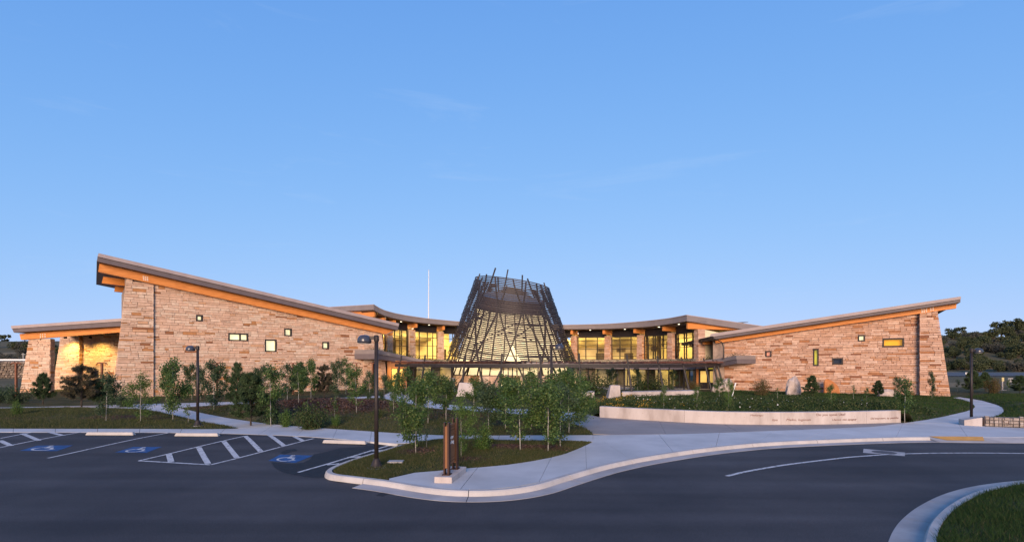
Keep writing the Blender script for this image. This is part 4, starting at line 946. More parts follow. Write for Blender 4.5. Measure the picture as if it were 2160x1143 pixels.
# pillars and window bays
pil_px = [(797, 18), (820, 17), (868, 15), (929, 14), (1212, 12.5), (1283, 13), (1352, 13), (1417, 12), (1474, 14)]
PIL = [(th_px(p, RF), w) for p, w in pil_px]
FLOOR2 = 3.45
def dome_top(t): return interp(BOT, t) - .12
stones_small = []
for k, (t, w) in enumerate(PIL):
    hw = (.46 if t < 0 else .44); zt_ = dome_top(t) - .75
    u = Vector((math.cos(t), -math.sin(t), 0)); fr_ = Fr((rp(t, RF - .35, 0) - u * 0)[:2], u[:2])
    if fr_.n.dot(Vector((0, 0, HC)) - fr_.o) < 0: fr_ = Fr(fr_.o[:2], (-u)[:2])
    P_ = MB(); P_.hexa([fr_.p(-hw, 2.6, -.06), fr_.p(hw, 2.6, -.06), fr_.p(hw, 2.6, -.9), fr_.p(-hw, 2.6, -.9), fr_.p(-hw * .86, zt_, -.06), fr_.p(hw * .86, zt_, -.06), fr_.p(hw * .86, zt_, -.9), fr_.p(-hw * .86, zt_, -.9)])
    po = P_.obj('pillar', M['mortar'], ctr)
    fl = lambda z, h=hw, zz=zt_: -h * (1.08 - .2 * (z - 2.6) / (zz - 2.6)); frr = lambda z, h=hw, zz=zt_: h * (1.08 - .2 * (z - 2.6) / (zz - 2.6))
    st = lay_stones(fr_, fl, frr, lambda q, zz=zt_: zz, 2.6, zt_, [], 0.0, (.3, .8), (.12, .24), seed=40 + k)
    for s_ in (-1, 1):      # returns
        z = 2.6; r2 = random.Random(k)
        while z < zt_:
            h = min(r2.uniform(.14, .26), zt_ - z + .001); e0 = frr(z) * s_; e1 = frr(z + h) * s_
            st.append((.01, [fr_.p(e0, z + .01, 0), fr_.p(e0, z + .01, -.9), fr_.p(e1, z + h - .01, -.9), fr_.p(e1, z + h - .01, 0)], [(0, 1, 2, 3)])); z += h
    r_ = MB()
    for a_, v_, f_ in st: r_.add(v_, f_)
    mk('small_stones', r_.v, r_.f, M['stone_l'] if t < 0 else M['stone_r'], po, kind='stuff')
    b = MB(); zb2 = interp(BOT, t) - .1
    b.bar(rp(t, RR + .55, zb2 - .30), rp(t, RF + 1.2, zb2 - .36), .34, .56); b.obj('beam', M['glulam'], ctr)
def bay(ta, tb, cols, rows, door=False):
    """one glazed bay: frame, mullions and separate panes"""
    ta, tb = ta + .022, tb - .022
    zt_ = lambda t: dome_top(t) - .95; z0 = FLOOR2 + .05
    fr_ = MB(); R = RF + .15
    N = len(cols) - 1
    T_ = [ta + (tb - ta) * c for c in cols]
    def zz(t, r): return z0 + (zt_(t) - z0) * r
    for c in T_: fr_.bar(rp(c, R, z0), rp(c, R, zt_(c)), .10, .14, up=(math.sin(c), math.cos(c), 0))
    for r in rows:
        for a, b in zip(T_, T_[1:]): fr_.bar(rp(a, R, zz(a, r)), rp(b, R, zz(b, r)), .12, .07)
    win = fr_.obj('window', M['bronze'], ctr)
    for i in range(N):
        for j in range(len(rows) - 1):
            a, b = T_[i], T_[i + 1]; q = [rp(a, R, zz(a, rows[j]) + .03), rp(b, R, zz(b, rows[j]) + .03), rp(b, R, zz(b, rows[j + 1]) - .03), rp(a, R, zz(a, rows[j + 1]) - .03)]
            mk('pane', q, [(0, 1, 2, 3)], M['glass'], win)
    # dark head panel above the glass
    h = MB(); h.hexa([rp(ta, R + .05, zt_(ta)), rp(tb, R + .05, zt_(tb)), rp(tb, R + .3, zt_(tb)), rp(ta, R + .3, zt_(ta)), rp(ta, R + .05, dome_top(ta)), rp(tb, R + .05, dome_top(tb)), rp(tb, R + .3, dome_top(tb)), rp(ta, R + .3, dome_top(ta))]); h.obj('head_panel', M['bronze'], win)
edge_l, edge_r = th_px(966, RF), th_px(1186, RF)
th = [t for t, _ in PIL]
bay(th[0], th[1], [0, .5, 1], [0, .5, 1])
bay(th[1], th[2], [0, .2, .52, .62, .93, 1], [0, .13, .45, .78, 1])
bay(th[2], th[3], [0, .22, .58, .82, 1], [0, .13, .5, .8, 1])
bay(th[3], edge_l + .05, [0, .5, 1], [0, .13, .5, .8, 1])
bay(edge_r - .05, th[4], [0, .5, 1], [0, .13, .5, .8, 1])
bay(th[4], th[5], [0, .28, .7, 1], [0, .13, .46, .66, .84, 1])
bay(th[5], th[6], [0, .3, .72, 1], [0, .13, .46, .66, .84, 1])
bay(th[6], th[7], [0, .14, .34, .42, .62, .74, .95, 1], [0, .45, .62, .80, 1])
bay(th[7], th[8], [0, .12, .4, .5, .8, 1], [0, .45, .62, .80, 1])
for px_, R_ in ((812, RR + .9), (846, RR + 1.0), (905, RR + 1.0), (1245, RR + 1.0), (1318, RR + 1.0), (1390, RR + .9), (1432, RR + .8)):
    t_ = th_px(px_, R_); d_ = MB(); d_.lathe(rp(t_, R_, interp(BOT, t_) - .115), [(.02, 0), (.11, .005), (.11, .03)], 10); d_.obj('soffit_light', M['lens'], ctr)
# rooms behind the glass
for (a0, a1, mid) in ((th[0], edge_l, -1), (edge_r, th[8], 1)):
    ring_slab('floor', M['floor'], RF - .4, RF + 7, lambda t: FLOOR2, lambda t: FLOOR2 - .25, lambda t: 0, a0, a1, 24)
    ring_slab('back_wall', M['room'], RF + 5.6, RF + 5.9, lambda t: dome_top(t), lambda t: FLOOR2, lambda t: 0, a0, a1, 24)
    ring_slab('ceiling', M['room_dark'], RF + .5, RF + 7, lambda t: dome_top(t) + .0, lambda t: dome_top(t) - .05, lambda t: .3, a0, a1, 24)
    for tt in (a0, a1):
        e = MB(); e.hexa([rp(tt, RF + .4, FLOOR2), rp(tt, RF + 6, FLOOR2), rp(tt + .01, RF + 6, FLOOR2), rp(tt + .01, RF + .4, FLOOR2), rp(tt, RF + .4, 6.9), rp(tt, RF + 6, 6.0), rp(tt + .01, RF + 6, 6.0), rp(tt + .01, RF + .4, 6.9)])
        e.obj('partition', M['room'], ctr)
ring_slab('bulkhead', M['room_dark'], RF + 4.2, RF + 5.5, lambda t: FLOOR2 + 3.05, lambda t: FLOOR2 + 2.1, lambda t: 0, edge_r, th[6], 14)
ring_slab('bulkhead', M['room_dark'], RF + 4.2, RF + 5.5, lambda t: FLOOR2 + 3.3, lambda t: FLOOR2 + 2.9, lambda t: 0, th[1], th[3], 10)
for t_, z_, w_, h_ in [(th[4] + .07, 1.2, .05, .5), (th[4] + .125, 1.2, .035, .75), (th[4] + .18, 1.15, .05, .6), (th[5] + .08, 1.2, .04, .9), (th[5] + .15, 1.2, .035, .7), (th[6] + .05, 1.2, .04, 1.0)]:
    p = MB(); p.hexa([rp(t_, RF + 5.5, FLOOR2 + z_), rp(t_ + w_, RF + 5.5, FLOOR2 + z_), rp(t_ + w_, RF + 5.59, FLOOR2 + z_), rp(t_, RF + 5.59, FLOOR2 + z_), rp(t_, RF + 5.5, FLOOR2 + z_ + h_), rp(t_ + w_, RF + 5.5, FLOOR2 + z_ + h_), rp(t_ + w_, RF + 5.59, FLOOR2 + z_ + h_), rp(t_, RF + 5.59, FLOOR2 + z_ + h_)]); p.obj('picture', M['picture'], ctr)
for t_, w_, h_ in [(th[1] + .08, .03, 3.0), (th[3] + .05, .02, 1.6), (th[4] + .10, .05, 1.0), (th[5] + .05, .05, .95), (th[5] + .17, .025, 3.2), (th[6] + .03, .02, 3.4), (th[2] + .03, .035, 2.1), (th[6] + .09, .06, 2.4), (th[7] + .06, .05, 2.6)]:
    p = MB(); p.hexa([rp(t_, RF + 2.6, FLOOR2), rp(t_ + w_, RF + 2.6, FLOOR2), rp(t_ + w_, RF + 2.9, FLOOR2), rp(t_, RF + 2.9, FLOOR2), rp(t_, RF + 2.6, FLOOR2 + h_), rp(t_ + w_, RF + 2.6, FLOOR2 + h_), rp(t_ + w_, RF + 2.9, FLOOR2 + h_), rp(t_, RF + 2.9, FLOOR2 + h_)]); p.obj('screen_panel', M['room_dark'], ctr)
def lamp(name, loc, energy, size, col, rot=(0, 0, 0), typ='AREA'):
    ld = bpy.data.lights.new(name, typ); ld.energy = energy; ld.color = col
    if typ == 'AREA': ld.shape = 'DISK'; ld.size = size
    else: ld.shadow_soft_size = size
    o = bpy.data.objects.new(name, ld); COL.objects.link(o); o.location = loc; o.rotation_euler = rot; return o
WARM = (1.0, .72, .22)
for a, b in zip([th[0], th[1], th[2], th[3], edge_r, th[4], th[5], th[6], th[7]], [th[1], th[2], th[3], edge_l, th[4], th[5], th[6], th[7], th[8]]):
    m_ = (a + b) / 2; q = rp(m_, RF + 3.1, dome_top(m_) - .35)
    f = MB(); f.bar(rp(m_ - .05, RF + 3.1, q.z + .1), rp(m_ + .05, RF + 3.1, q.z + .1), .25, .1); f.obj('ceiling_lamp', M['lens'], ctr)
    lamp('room_lamp', q, 500, 1.2, WARM)

# ---- lower storey: canopy edge that swings out towards both wings, glazed front below
LOW = [(797, 55.6, 737, 757), (815, 57.2, 741.5, 759.5), (850, 59.6, 749, 764.5), (885, 61.0, 757, 769), (930, 62.0, 763, 773), (1000, 62.6, 764, 774), (1080, 62.8, 764, 774), (1150, 62.6, 764, 774), (1230, 62.0, 764.5, 776), (1320, 61.0, 766, 778), (1400, 59.2, 766, 779), (1440, 58.0, 764.5, 779), (1480, 56.6, 760, 777), (1520, 54.6, 755, 772.5), (1553, 52.4, 749.5, 766.5)]
top_, bot_ = smooth_path([PX(p, a, Y) for p, Y, a, b in LOW], 5), smooth_path([PX(p, b, Y) for p, Y, a, b in LOW], 5)
m = MB(); n = len(top_)
def inward(i):
    d = (top_[min(i + 1, n - 1)] - top_[max(i - 1, 0)]); d.z = 0; d.normalize(); return Vector((-d.y, d.x, 0))
mid = [bot_[i].lerp(top_[i], .55) for i in range(n)]
def band(lo, hi, inset, name, mat, deep=3.2):
    m = MB()
    for i in range(n - 1):
        a, b = inward(i), inward(i + 1)
        m.hexa([lo[i] + a * inset, lo[i + 1] + b * inset, lo[i + 1] + b * deep, lo[i] + a * deep, hi[i] + a * inset, hi[i + 1] + b * inset, hi[i + 1] + b * deep, hi[i] + a * deep])
    o = m.obj(name, mat, ctr); bm = bmesh.new(); bm.from_mesh(o.data); bmesh.ops.remove_doubles(bm, verts=bm.verts, dist=.002); bm.to_mesh(o.data); bm.free()
band(mid, top_, 0, 'canopy_cap', M['fascia_ring']); band(bot_, [q - Vector((0, 0, .004)) for q in mid], .07, 'canopy_fascia', M['fascia_lo'])
# glazed front: mullions, panes and doors, each its own piece
fr_pts = resample([bot_[i] + inward(i) * 1.6 for i in range(4, n - 3)], step=1.25)
inner = []
for i, p in enumerate(fr_pts):
    if abs(p.x - (-.25)) < 8.4: inner.append(None)
    else: inner.append(p)
def low_panel(p, q, mat, name, z0=.05, z1=2.55):
    m = MB(); d = (q - p); d.z = 0; d.normalize(); nn = Vector((-d.y, d.x, 0)); a, b = p + d * .05, q - d * .05
    m.hexa([Vector((a.x, a.y, z0)), Vector((b.x, b.y, z0)), Vector((b.x, b.y, z0)) + nn * .03, Vector((a.x, a.y, z0)) + nn * .03, Vector((a.x, a.y, z1)), Vector((b.x, b.y, z1)), Vector((b.x, b.y, z1)) + nn * .03, Vector((a.x, a.y, z1)) + nn * .03]); return m.obj(name, mat, ctr)
for i, (p, q) in enumerate(zip(inner, inner[1:])):
    if p is None or q is None: continue
    zc = min(p.z, q.z) - .05
    f = MB(); f.bar(Vector((p.x, p.y, 0)), Vector((p.x, p.y, zc)), .12, .12); f.bar(Vector((p.x, p.y, 2.15)), Vector((q.x, q.y, 2.15)), .1, .1); f.bar(Vector((p.x, p.y, .1)), Vector((q.x, q.y, .1)), .1, .16); f.obj('mullion', M['bronze'], ctr)
    low_panel(p, q, M['glass'], 'pane', .18, 2.1); low_panel(p, q, M['glass'], 'pane', 2.2, zc)
# ground-floor rooms: rear wall, side returns, floor and lamps
for sgn, x0, x1, y0 in ((-1, -20.5, -8.2, 66.5), (1, 8.2, 23.5, 66)):
    w = MB(); w.box(min(x0, x1), max(x0, x1), y0, y0 + .3, 0, 3.2); w.obj('back_wall', M['room'], ctr)
    w = MB(); w.box(min(x0, x1), max(x0, x1), 56.5, y0, -.06, .03); w.obj('floor', M['floor'], ctr)
    for k in range(4):
        x = x0 + (x1 - x0) * (k + .5) / 4; w = MB(); w.box(x - .7, x + .5, y0 - 2.6, y0 - 2.2, .03, 2.7); w.obj('screen_panel', M['room_dark'], ctr)
    for k in range(3):
        x = x0 + (x1 - x0) * (k + .5) / 3; lamp('room_lamp', (x, y0 - 1.3, 2.75), 70, .8, WARM)
# west door under the canopy
dr = thing('entrance_door', 'glowing wooden entrance door under the canopy beside the taller stone wing', 'door', PX(842, 826, 57.5))
dw = MB(); a, b = PX(817, 823, 58.2), PX(858, 823, 59.4)
dw.hexa([Vector((a.x, a.y, 0)), Vector((b.x, b.y, 0)), Vector((b.x, b.y + .2, 0)), Vector((a.x, a.y + .2, 0)), Vector((a.x, a.y, 3.3)), Vector((b.x, b.y, 3.2)), Vector((b.x, b.y + .2, 3.2)), Vector((a.x, a.y + .2, 3.3))]); dw.obj('surround', M['door'], dr)
def inset(f0, f1, z0, z1, mat, name, out):
    p, q = a.lerp(b, f0), a.lerp(b, f1); m = MB(); m.hexa([Vector((p.x, p.y - out, z0)), Vector((q.x, q.y - out, z0)), Vector((q.x, q.y - .001, z0)), Vector((p.x, p.y - .001, z0)), Vector((p.x, p.y - out, z1)), Vector((q.x, q.y - out, z1)), Vector((q.x, q.y - .001, z1)), Vector((p.x, p.y - .001, z1))]); return m.obj(name, mat, dr)
inset(.2, .82, .05, 2.35, M['bronze'], 'frame', .05); inset(.24, .5, .1, 2.28, M['lit_door'], 'leaf', .08); inset(.55, .64, .1, 2.28, M['door'], 'leaf', .08); inset(.66, .78, .1, 2.28, M['lit_door'], 'sidelight', .07); inset(.5, .53, .9, 1.3, M['white'], 'handle', .13)
lamp('canopy_lamp', PX(838, 772, 57.6), 90, .5, (1, .62, .14))
# east door
er = thing('entrance_door', 'bronze framed glass door pair under the canopy beside the pink stone wing', 'door', PX(1500, 822, 57.0))
a, b = PX(1466, 823, 58.2), PX(1522, 823, 56.2); dr = er
inset(0, 1, 0, 3.0, M['room_dark'], 'surround', .02); inset(.04, .12, 0, 2.8, M['glulam'], 'post', .12)
inset(.16, .48, .05, 2.2, M['bronze'], 'leaf', .07); inset(.2, .44, .75, 2.05, M['lit_door'], 'pane', .09); inset(.52, .8, .05, 2.2, M['bronze'], 'leaf', .07); inset(.56, .72, .75, 2.05, M['lit_door'], 'pane', .09); inset(.52, .8, 2.3, 2.75, M['lit_green'], 'pane', .08); inset(.84, 1, .4, 2.9, M['lit_green'], 'sidelight', .08); inset(.485, .51, .8, 1.3, M['white'], 'handle', .14)

# ---- basket-like lantern: woven timber hoops round a glass cone
CC = Vector((-.25, 72.0, 0))
lan = thing('lantern_cone', 'dark woven timber hoops and crossed poles round a glowing glass cone', 'tower', CC)
def lat_r(z): return 10.45 - .365 * z
def tilt(w): return (-math.tan(math.radians(8.5)) * w, math.tan(math.radians(16)) * w)
def hoop_pt(zc, w, a, dr=0.0):
    ax, ay = tilt(w); z = zc
    for _ in range(6):
        r = lat_r(z) + dr; x, y = r * math.cos(a), r * math.sin(a); z = zc + ax * x + ay * y
    return Vector((CC.x + x, CC.y + y, z))
NH = 41; ZLO, ZHI = 4.1, 14.6
for i in range(NH):
    f = i / (NH - 1); zc = ZLO + (ZHI - ZLO) * f; w = .45 + .55 * f
    wob = random.uniform(-.02, .02); ph = random.uniform(0, 6.28); dr = random.choice((.09, .12, .06)); 
    fz = hoop_pt(zc, w, -math.pi / 2).z
    gap = max(0.0, .95 * (5.4 - fz) / 1.9) / 9.0 if fz < 5.4 else 0
    c0 = -math.pi / 2 + .03
    nseg = 96; a0, a1 = c0 + gap, c0 + 2 * math.pi - gap
    pts = [hoop_pt(zc + wob * math.sin(a * 3 + ph), w, a, dr + .02 * math.sin(a * 5 + ph)) for a in [a0 + (a1 - a0) * k / nseg for k in range(nseg + 1)]]
    B2 = MB(); hh = .08; ww = .05
    for k, p in enumerate(pts):
        rad = (p - Vector((CC.x, CC.y, p.z))).normalized()
        B2.v += [p - rad * ww - Vector((0, 0, hh)), p + rad * ww - Vector((0, 0, hh)), p + rad * ww + Vector((0, 0, hh)), p - rad * ww + Vector((0, 0, hh))]
    for k in range(nseg):
        for q in range(4): B2.f.append((k * 4 + q, k * 4 + (q + 1) % 4, (k + 1) * 4 + (q + 1) % 4, (k + 1) * 4 + q))
    B2.f += [(3, 2, 1, 0), (nseg * 4, nseg * 4 + 1, nseg * 4 + 2, nseg * 4 + 3)]
    B2.obj('hoop', M['lattice'], lan)
def surf(z, a, dr=0.0): r = lat_r(z) + dr; return Vector((CC.x + r * math.cos(a), CC.y + r * math.sin(a), z))
NP = 12
for k in range(NP):
    for sgn in (-1, 1):
        a = -math.pi / 2 + 2 * math.pi * k / NP + sgn * math.radians(12.2) + random.uniform(-.012, .012)
        ax, ay = tilt(1.0)
        tw = -sgn * math.radians(37)
        ztop = ZHI + ax * lat_r(14) * math.cos(a + tw) + ay * lat_r(14) * math.sin(a + tw) + random.choice((-.3, .1, .4, .7, 1.0))
        A_, B_ = surf(-.1, a, -.22), surf(ztop, a + tw, -.22)
        pts = [surf(-.1 + (ztop + .1) * q / 10, a + tw * (q / 10), -.2) for q in range(11)]
        B2 = MB()
        for p, q in zip(pts, pts[1:]):
            rad = (p - Vector((CC.x, CC.y, p.z))).normalized(); B2.bar(p - (q - p) * .01, q + (q - p) * .01, .18, .15, up=rad)
        B2.obj('pole', M['lattice'], lan)
for k, (a_, s_) in enumerate([(-2.2, .5), (-1.9, .45), (-1.2, -.5), (-.9, .5), (-1.5, .35), (-2.5, .5), (-.6, -.4)]):      # loose diagonal struts
    z0 = random.uniform(4.0, 8.5); B2 = MB(); B2.bar(surf(z0, a_, -.35), surf(z0 + random.uniform(1.2, 2.4), a_ + s_, -.35), .10, .10); B2.obj('strut', M['lattice'], lan)
# the glass cone inside
NV = 30
def in_r(z): return 8.95 - .365 * z
def in_pt(zc, w, a, dr=0.0):
    ax, ay = tilt(w); z = zc
    for _ in range(6):
        r = in_r(z) + dr; x, y = r * math.cos(a), r * math.sin(a); z = zc + ax * x + ay * y
    return Vector((CC.x + x, CC.y + y, z))
lev = [(1.35, 0), (2.6, 0), (3.6, .2), (5.0, .5), (6.5, .6), (8.0, .65), (9.4, .7), (10.75, .75)]
fr_ = MB()
for k in range(NV):
    a = 2 * math.pi * k / NV
    for (z0, w0), (z1, w1) in zip(lev, lev[1:]): fr_.bar(in_pt(z0, w0, a, .06), in_pt(z1, w1, a, .06), .13, .16)
for z0, w0 in lev:
    for k in range(NV): fr_.bar(in_pt(z0, w0, 2 * math.pi * k / NV, .06), in_pt(z0, w0, 2 * math.pi * (k + 1) / NV, .06), .12, .10)
glz = fr_.obj('glazing', M['bronze'], lan)
for k in range(NV):
    a, b = 2 * math.pi * k / NV, 2 * math.pi * (k + 1) / NV
    for (z0, w0), (z1, w1) in zip(lev, lev[1:]): mk('pane', [in_pt(z0, w0, a), in_pt(z0, w0, b), in_pt(z1, w1, b), in_pt(z1, w1, a)], [(0, 1, 2, 3)], M['frost'], glz)
cl = MB(); n = 60; zs_ = [(10.8, .75, .12), (11.6, .82, .12), (12.55, .9, .12)]
for (z0, w0, d0), (z1, w1, d1) in zip(zs_, zs_[1:]):
    for k in range(n):
        a, b = 2 * math.pi * k / n, 2 * math.pi * (k + 1) / n; cl.add([in_pt(z0, w0, a, d0), in_pt(z0, w0, b, d0), in_pt(z1, w1, b, d1), in_pt(z1, w1, a, d1)], [(0, 1, 2, 3)])
cl.obj('upper_cladding', M['clad'], lan)
rt = MB(); rt.v += [in_pt(12.5, .9, 2 * math.pi * k / n, .05) for k in range(n)]; rt.f.append(tuple(range(n))); rt.obj('lid', noise_mat('lid_metal', (.20, .19, .19), (.26, .25, .25), 1.5, .35), lan)
ft = MB(); n = 40
for k in range(n):
    a, b = 2 * math.pi * k / n, 2 * math.pi * (k + 1) / n
    if abs((((a + b) / 2) % (2 * math.pi)) - 1.5 * math.pi) < .16: continue
    ft.hexa([surf(-.1, a, -1.45), surf(-.1, b, -1.45), surf(-.1, b, -1.9), surf(-.1, a, -1.9), surf(1.3, a, -1.2), surf(1.3, b, -1.2), surf(1.3, b, -1.7), surf(1.3, a, -1.7)])
ft.obj('plinth', M['stone_l'], lan)
fl = MB(); fl.v += [surf(.0, 2 * math.pi * k / 40, -1.5) + Vector((0, 0, .02)) for k in range(40)]; fl.f.append(tuple(range(40))); fl.obj('floor', M['floor'], lan)
for dx, dy, z, e in ((0, -3.4, 3.0, 2100), (-3.2, -1, 3.4, 850), (3.2, -1, 3.4, 850), (0, 1.0, 8.2, 1700)):
    lamp('lantern_lamp', (CC.x + dx, CC.y + dy, z), e, .45, (1.0, .84, .55), typ='POINT')
# portal at the lantern's foot
pt_ = MB(); pa, pb = PX(1072, 800, 62.2), PX(1135, 800, 62.2)
for x in (pa.x, (pa.x + pb.x) / 2, pb.x): pt_.box(x - .08, x + .08, 62.0, 62.2, 0, 2.7)
pt_.box(pa.x - .08, pb.x + .08, 62.0, 62.2, 2.55, 2.75); pt_.obj('portal_frame', M['bronze'], lan)
for x0, x1 in ((pa.x + .09, (pa.x + pb.x) / 2 - .09), ((pa.x + pb.x) / 2 + .09, pb.x - .09)):
    mk('portal_pane', [(x0, 62.1, .05), (x1, 62.1, .05), (x1, 62.1, 2.54), (x0, 62.1, 2.54)], [(0, 1, 2, 3)], M['glass'], lan)

# ---- pergola: leaning posts, curved beams, timber slats
per = thing('pergola', 'long curved pergola of leaning dark posts with red-brown timber slats', 'pergola', (0, 45, 0))
POSTS = [(831, 52.0, 847, 750), (886, 48.6, 897, 748.5), (972, 46.0, 982, 749), (1053, 44.5, 1059, 746), (1141, 44.0, 1140, 748), (1226.5, 44.0, 1221, 745), (1334, 44.2, 1322, 748), (1402.5, 45.0, 1386, 751), (1456, 47.0, 1437, 753), (1502, 50.0, 1484, 755), (1518, 52.3, 1503.5, 757.6), (1528, 53.4, 1511, 759)]
btop = [3.0 - .0] * 20; line_ = []
for i, (bx, Y, tx, ty) in enumerate(POSTS):
    base = Vector(((bx - CX) / FPX * Y, Y, -.1)); Yt = Y + .55; tp = PX(tx, ty, Yt)
    p = MB(); p.tube([base, base.lerp(tp, .5), tp], [.11, .105, .085], 8); p.obj('post', M['steel'], per)
    f_ = (2.78 + .1) / (tp.z + .1); line_.append(base.lerp(tp, f_))
line_ = [line_[0] + Vector((-.6, .6, 0))] + line_ + [line_[-1] + Vector((.7, .9, 0))]
cv = resample(smooth_path(line_, 8), step=.56)
for k, p in enumerate(cv): p.z = 2.80
def perp(i):
    d = (cv[min(i + 1, len(cv) - 1)] - cv[max(i - 1, 0)]); d.z = 0; d.normalize(); return Vector((-d.y, d.x, 0))
def beam_run(off, w, z0, z1, name, mat):
    m = MB()
    R = [[cv[i] + perp(i) * (off + s * w / 2) + Vector((0, 0, z - 2.8)) for s, z in ((-1, z0), (1, z0), (1, z1), (-1, z1))] for i in range(len(cv))]
    for r in R: m.v += r
    for i in range(len(R) - 1):
        for q in range(4): m.f.append((i * 4 + q, i * 4 + (q + 1) % 4, (i + 1) * 4 + (q + 1) % 4, (i + 1) * 4 + q))
    m.f += [(3, 2, 1, 0), tuple(len(R) * 4 - 4 + q for q in range(4))]; return m.obj(name, mat, per)
beam_run(0, .14, 2.58, 2.90, 'beam', M['steel']); beam_run(2.7, .14, 2.52, 2.86, 'beam', M['steel']); beam_run(1.35, .10, 2.66, 2.86, 'beam', M['steel'])
for i in range(0, len(cv)):
    n_ = perp(i); a, b = cv[i] + n_ * -.45 + Vector((0, 0, .24)), cv[i] + n_ * 3.1 + Vector((0, 0, .20))
    t = Vector((n_.y, -n_.x, 0)); jit = random.uniform(-.02, .05)
    s_ = MB(); s_.bar(a + Vector((0, 0, jit)), b + t * random.uniform(-.12, .12), .06, .17, up=Vector((0, 0, 1)) + t * random.uniform(.25, .6)); s_.obj('slat', M['slat'], per)
for i in range(5, len(cv), 7):
    n_ = perp(i); p = MB(); q = cv[i] + n_ * 2.7; p.tube([Vector((q.x, q.y, -.05)), Vector((q.x, q.y, 2.54))], .055, 8); p.obj('post', M['steel'], per)
# flagpole behind the roof
fp = MB(); q = PX(904, 765, 84); fp.tube([Vector((q.x, q.y, 0)), Vector((q.x, q.y, 10)), PX(904.5, 571, 84)], [.12, .10, .06], 10)
fp.lathe(PX(904.5, 570.5, 84), [(.02, -.02), (.1, .06), (.02, .16)], 10)
tag(fp.obj('flagpole', M['white']), 'bare white flagpole rising behind the curved roof', 'flagpole')
# ------------------------------------------------------------------ site furniture
def text_mesh(txt, size, mat, name, parent, mtx, extrude=.004, align='LEFT', shear=0.0):
    cu = bpy.data.curves.new('lettering', 'FONT'); cu.body = txt; cu.size = size; cu.extrude = extrude; cu.align_x = align; cu.shear = shear; cu.resolution_u = 3
    to = bpy.data.objects.new('lettering', cu); COL.objects.link(to)
    bpy.context.view_layer.update(); dg = bpy.context.evaluated_depsgraph_get()
    me = bpy.data.meshes.new_from_object(to.evaluated_get(dg)); bpy.data.objects.remove(to); bpy.data.curves.remove(cu)
    me.transform(mtx); me.materials.clear(); me.materials.append(mat)
    return ob(name, me, parent)
# --- low inscribed concrete wall
lw = thing('inscribed_wall', 'long low curved concrete wall with engraved words, before the planted bed', 'wall', wall_path[len(wall_path) // 2])
WH = .60
joints = [0, int(len(wall_path) * .30), int(len(wall_path) * .58), int(len(wall_path) * .86), len(wall_path) - 1]
for a, b in zip(joints, joints[1:]):
    m = MB(); R = []
    for i in range(a, b + 1):
        p = wall_path[i]; d = (wall_path[min(i + 1, len(wall_path) - 1)] - wall_path[max(i - 1, 0)]).normalized(); n = Vector((-d.y, d.x, 0)); sh = d * (.006 if i == a and a else (-.006 if i == b and b < len(wall_path) - 1 else 0))
        p = p + sh
        R.append([p + Vector((0, 0, -.15)), p + Vector((0, 0, WH - .02)), p + n * .02 + Vector((0, 0, WH)), p + n * .33 + Vector((0, 0, WH)), p + n * .35 + Vector((0, 0, WH - .02)), p + n * .35 + Vector((0, 0, -.15))])
    for r in R: m.v += r
    c = 6
    for i in range(len(R) - 1):
        for q in range(c): m.f.append((i * c + q, i * c + (q + 1) % c, (i + 1) * c + (q + 1) % c, (i + 1) * c + q))
    m.f += [tuple(range(c)), tuple(len(R) * c - c + q for q in range(c))[::-1]]
    m.obj('wall_length', M['conc_wall'], lw)
def wall_at(px):
    best = min(range(len(wall_path)), key=lambda i: abs(CX + FPX * wall_path[i].x / wall_path[i].y - px)); return best
def wall_text(txt, px0, px1, z, size, shear=0.0):
    i = wall_at((px0 + px1) / 2); p = wall_path[i]; d = (wall_path[min(i + 2, len(wall_path) - 1)] - wall_path[max(0, i - 2)]).normalized(); n = Vector((d.y, -d.x, 0))
    def hit(px): k = (px - CX) / FPX; return (k * p.y - p.x) / (d.x - k * d.y)
    t0, t1 = hit(px0), hit(px1); q = p + d * t0
    o = text_mesh(txt, size, M['letter'], 'lettering', lw, Matrix.Identity(4), shear=shear)
    w = max(v.co.x for v in o.data.vertices); o.data.transform(Matrix.Diagonal(((t1 - t0) / w, 1, 1, 1)))
    o.data.transform(Matrix(((d.x, 0, n.x, q.x + n.x * .006), (d.y, 0, n.y, q.y + n.y * .006), (0, 1, 0, z), (0, 0, 0, 1))))
wall_text('Do you speak Ute?', 1722, 1783, .42, .17); wall_text('Iipa', 1628, 1640, .19, .15, .25); wall_text('Maiku, tuguvun', 1658, 1710, .19, .16, .25); wall_text('Uamus naa apaguy', 1755, 1807, .18, .14, .25); wall_text("Da'wayutam, ay pavitha", 1836, 1895, .20, .13, .25); wall_text('Maikyagu', 1582, 1610, .42, .12, .25)
holes_ = MB()
for k in range(1, len(wall_path) - 2, 2):
    p = wall_path[k]; d = (wall_path[k + 1] - wall_path[k - 1]).normalized(); n = Vector((d.y, -d.x, 0)); c = p + n * .003 + Vector((0, 0, .36)); holes_.add([c + d * .016 * math.cos(q * math.pi / 4) + Vector((0, 0, .016 * math.sin(q * math.pi / 4))) for q in range(8)], [tuple(range(8))])
mk('tie_hole', holes_.v, holes_.f, M['mortar'], lw, kind='stuff')
M['gabion'] = island_mat('gabion_stone', [(0, (.20, .165, .14)), (.5, (.30, .25, .215)), (1, (.40, .34, .30))], namt=.25)
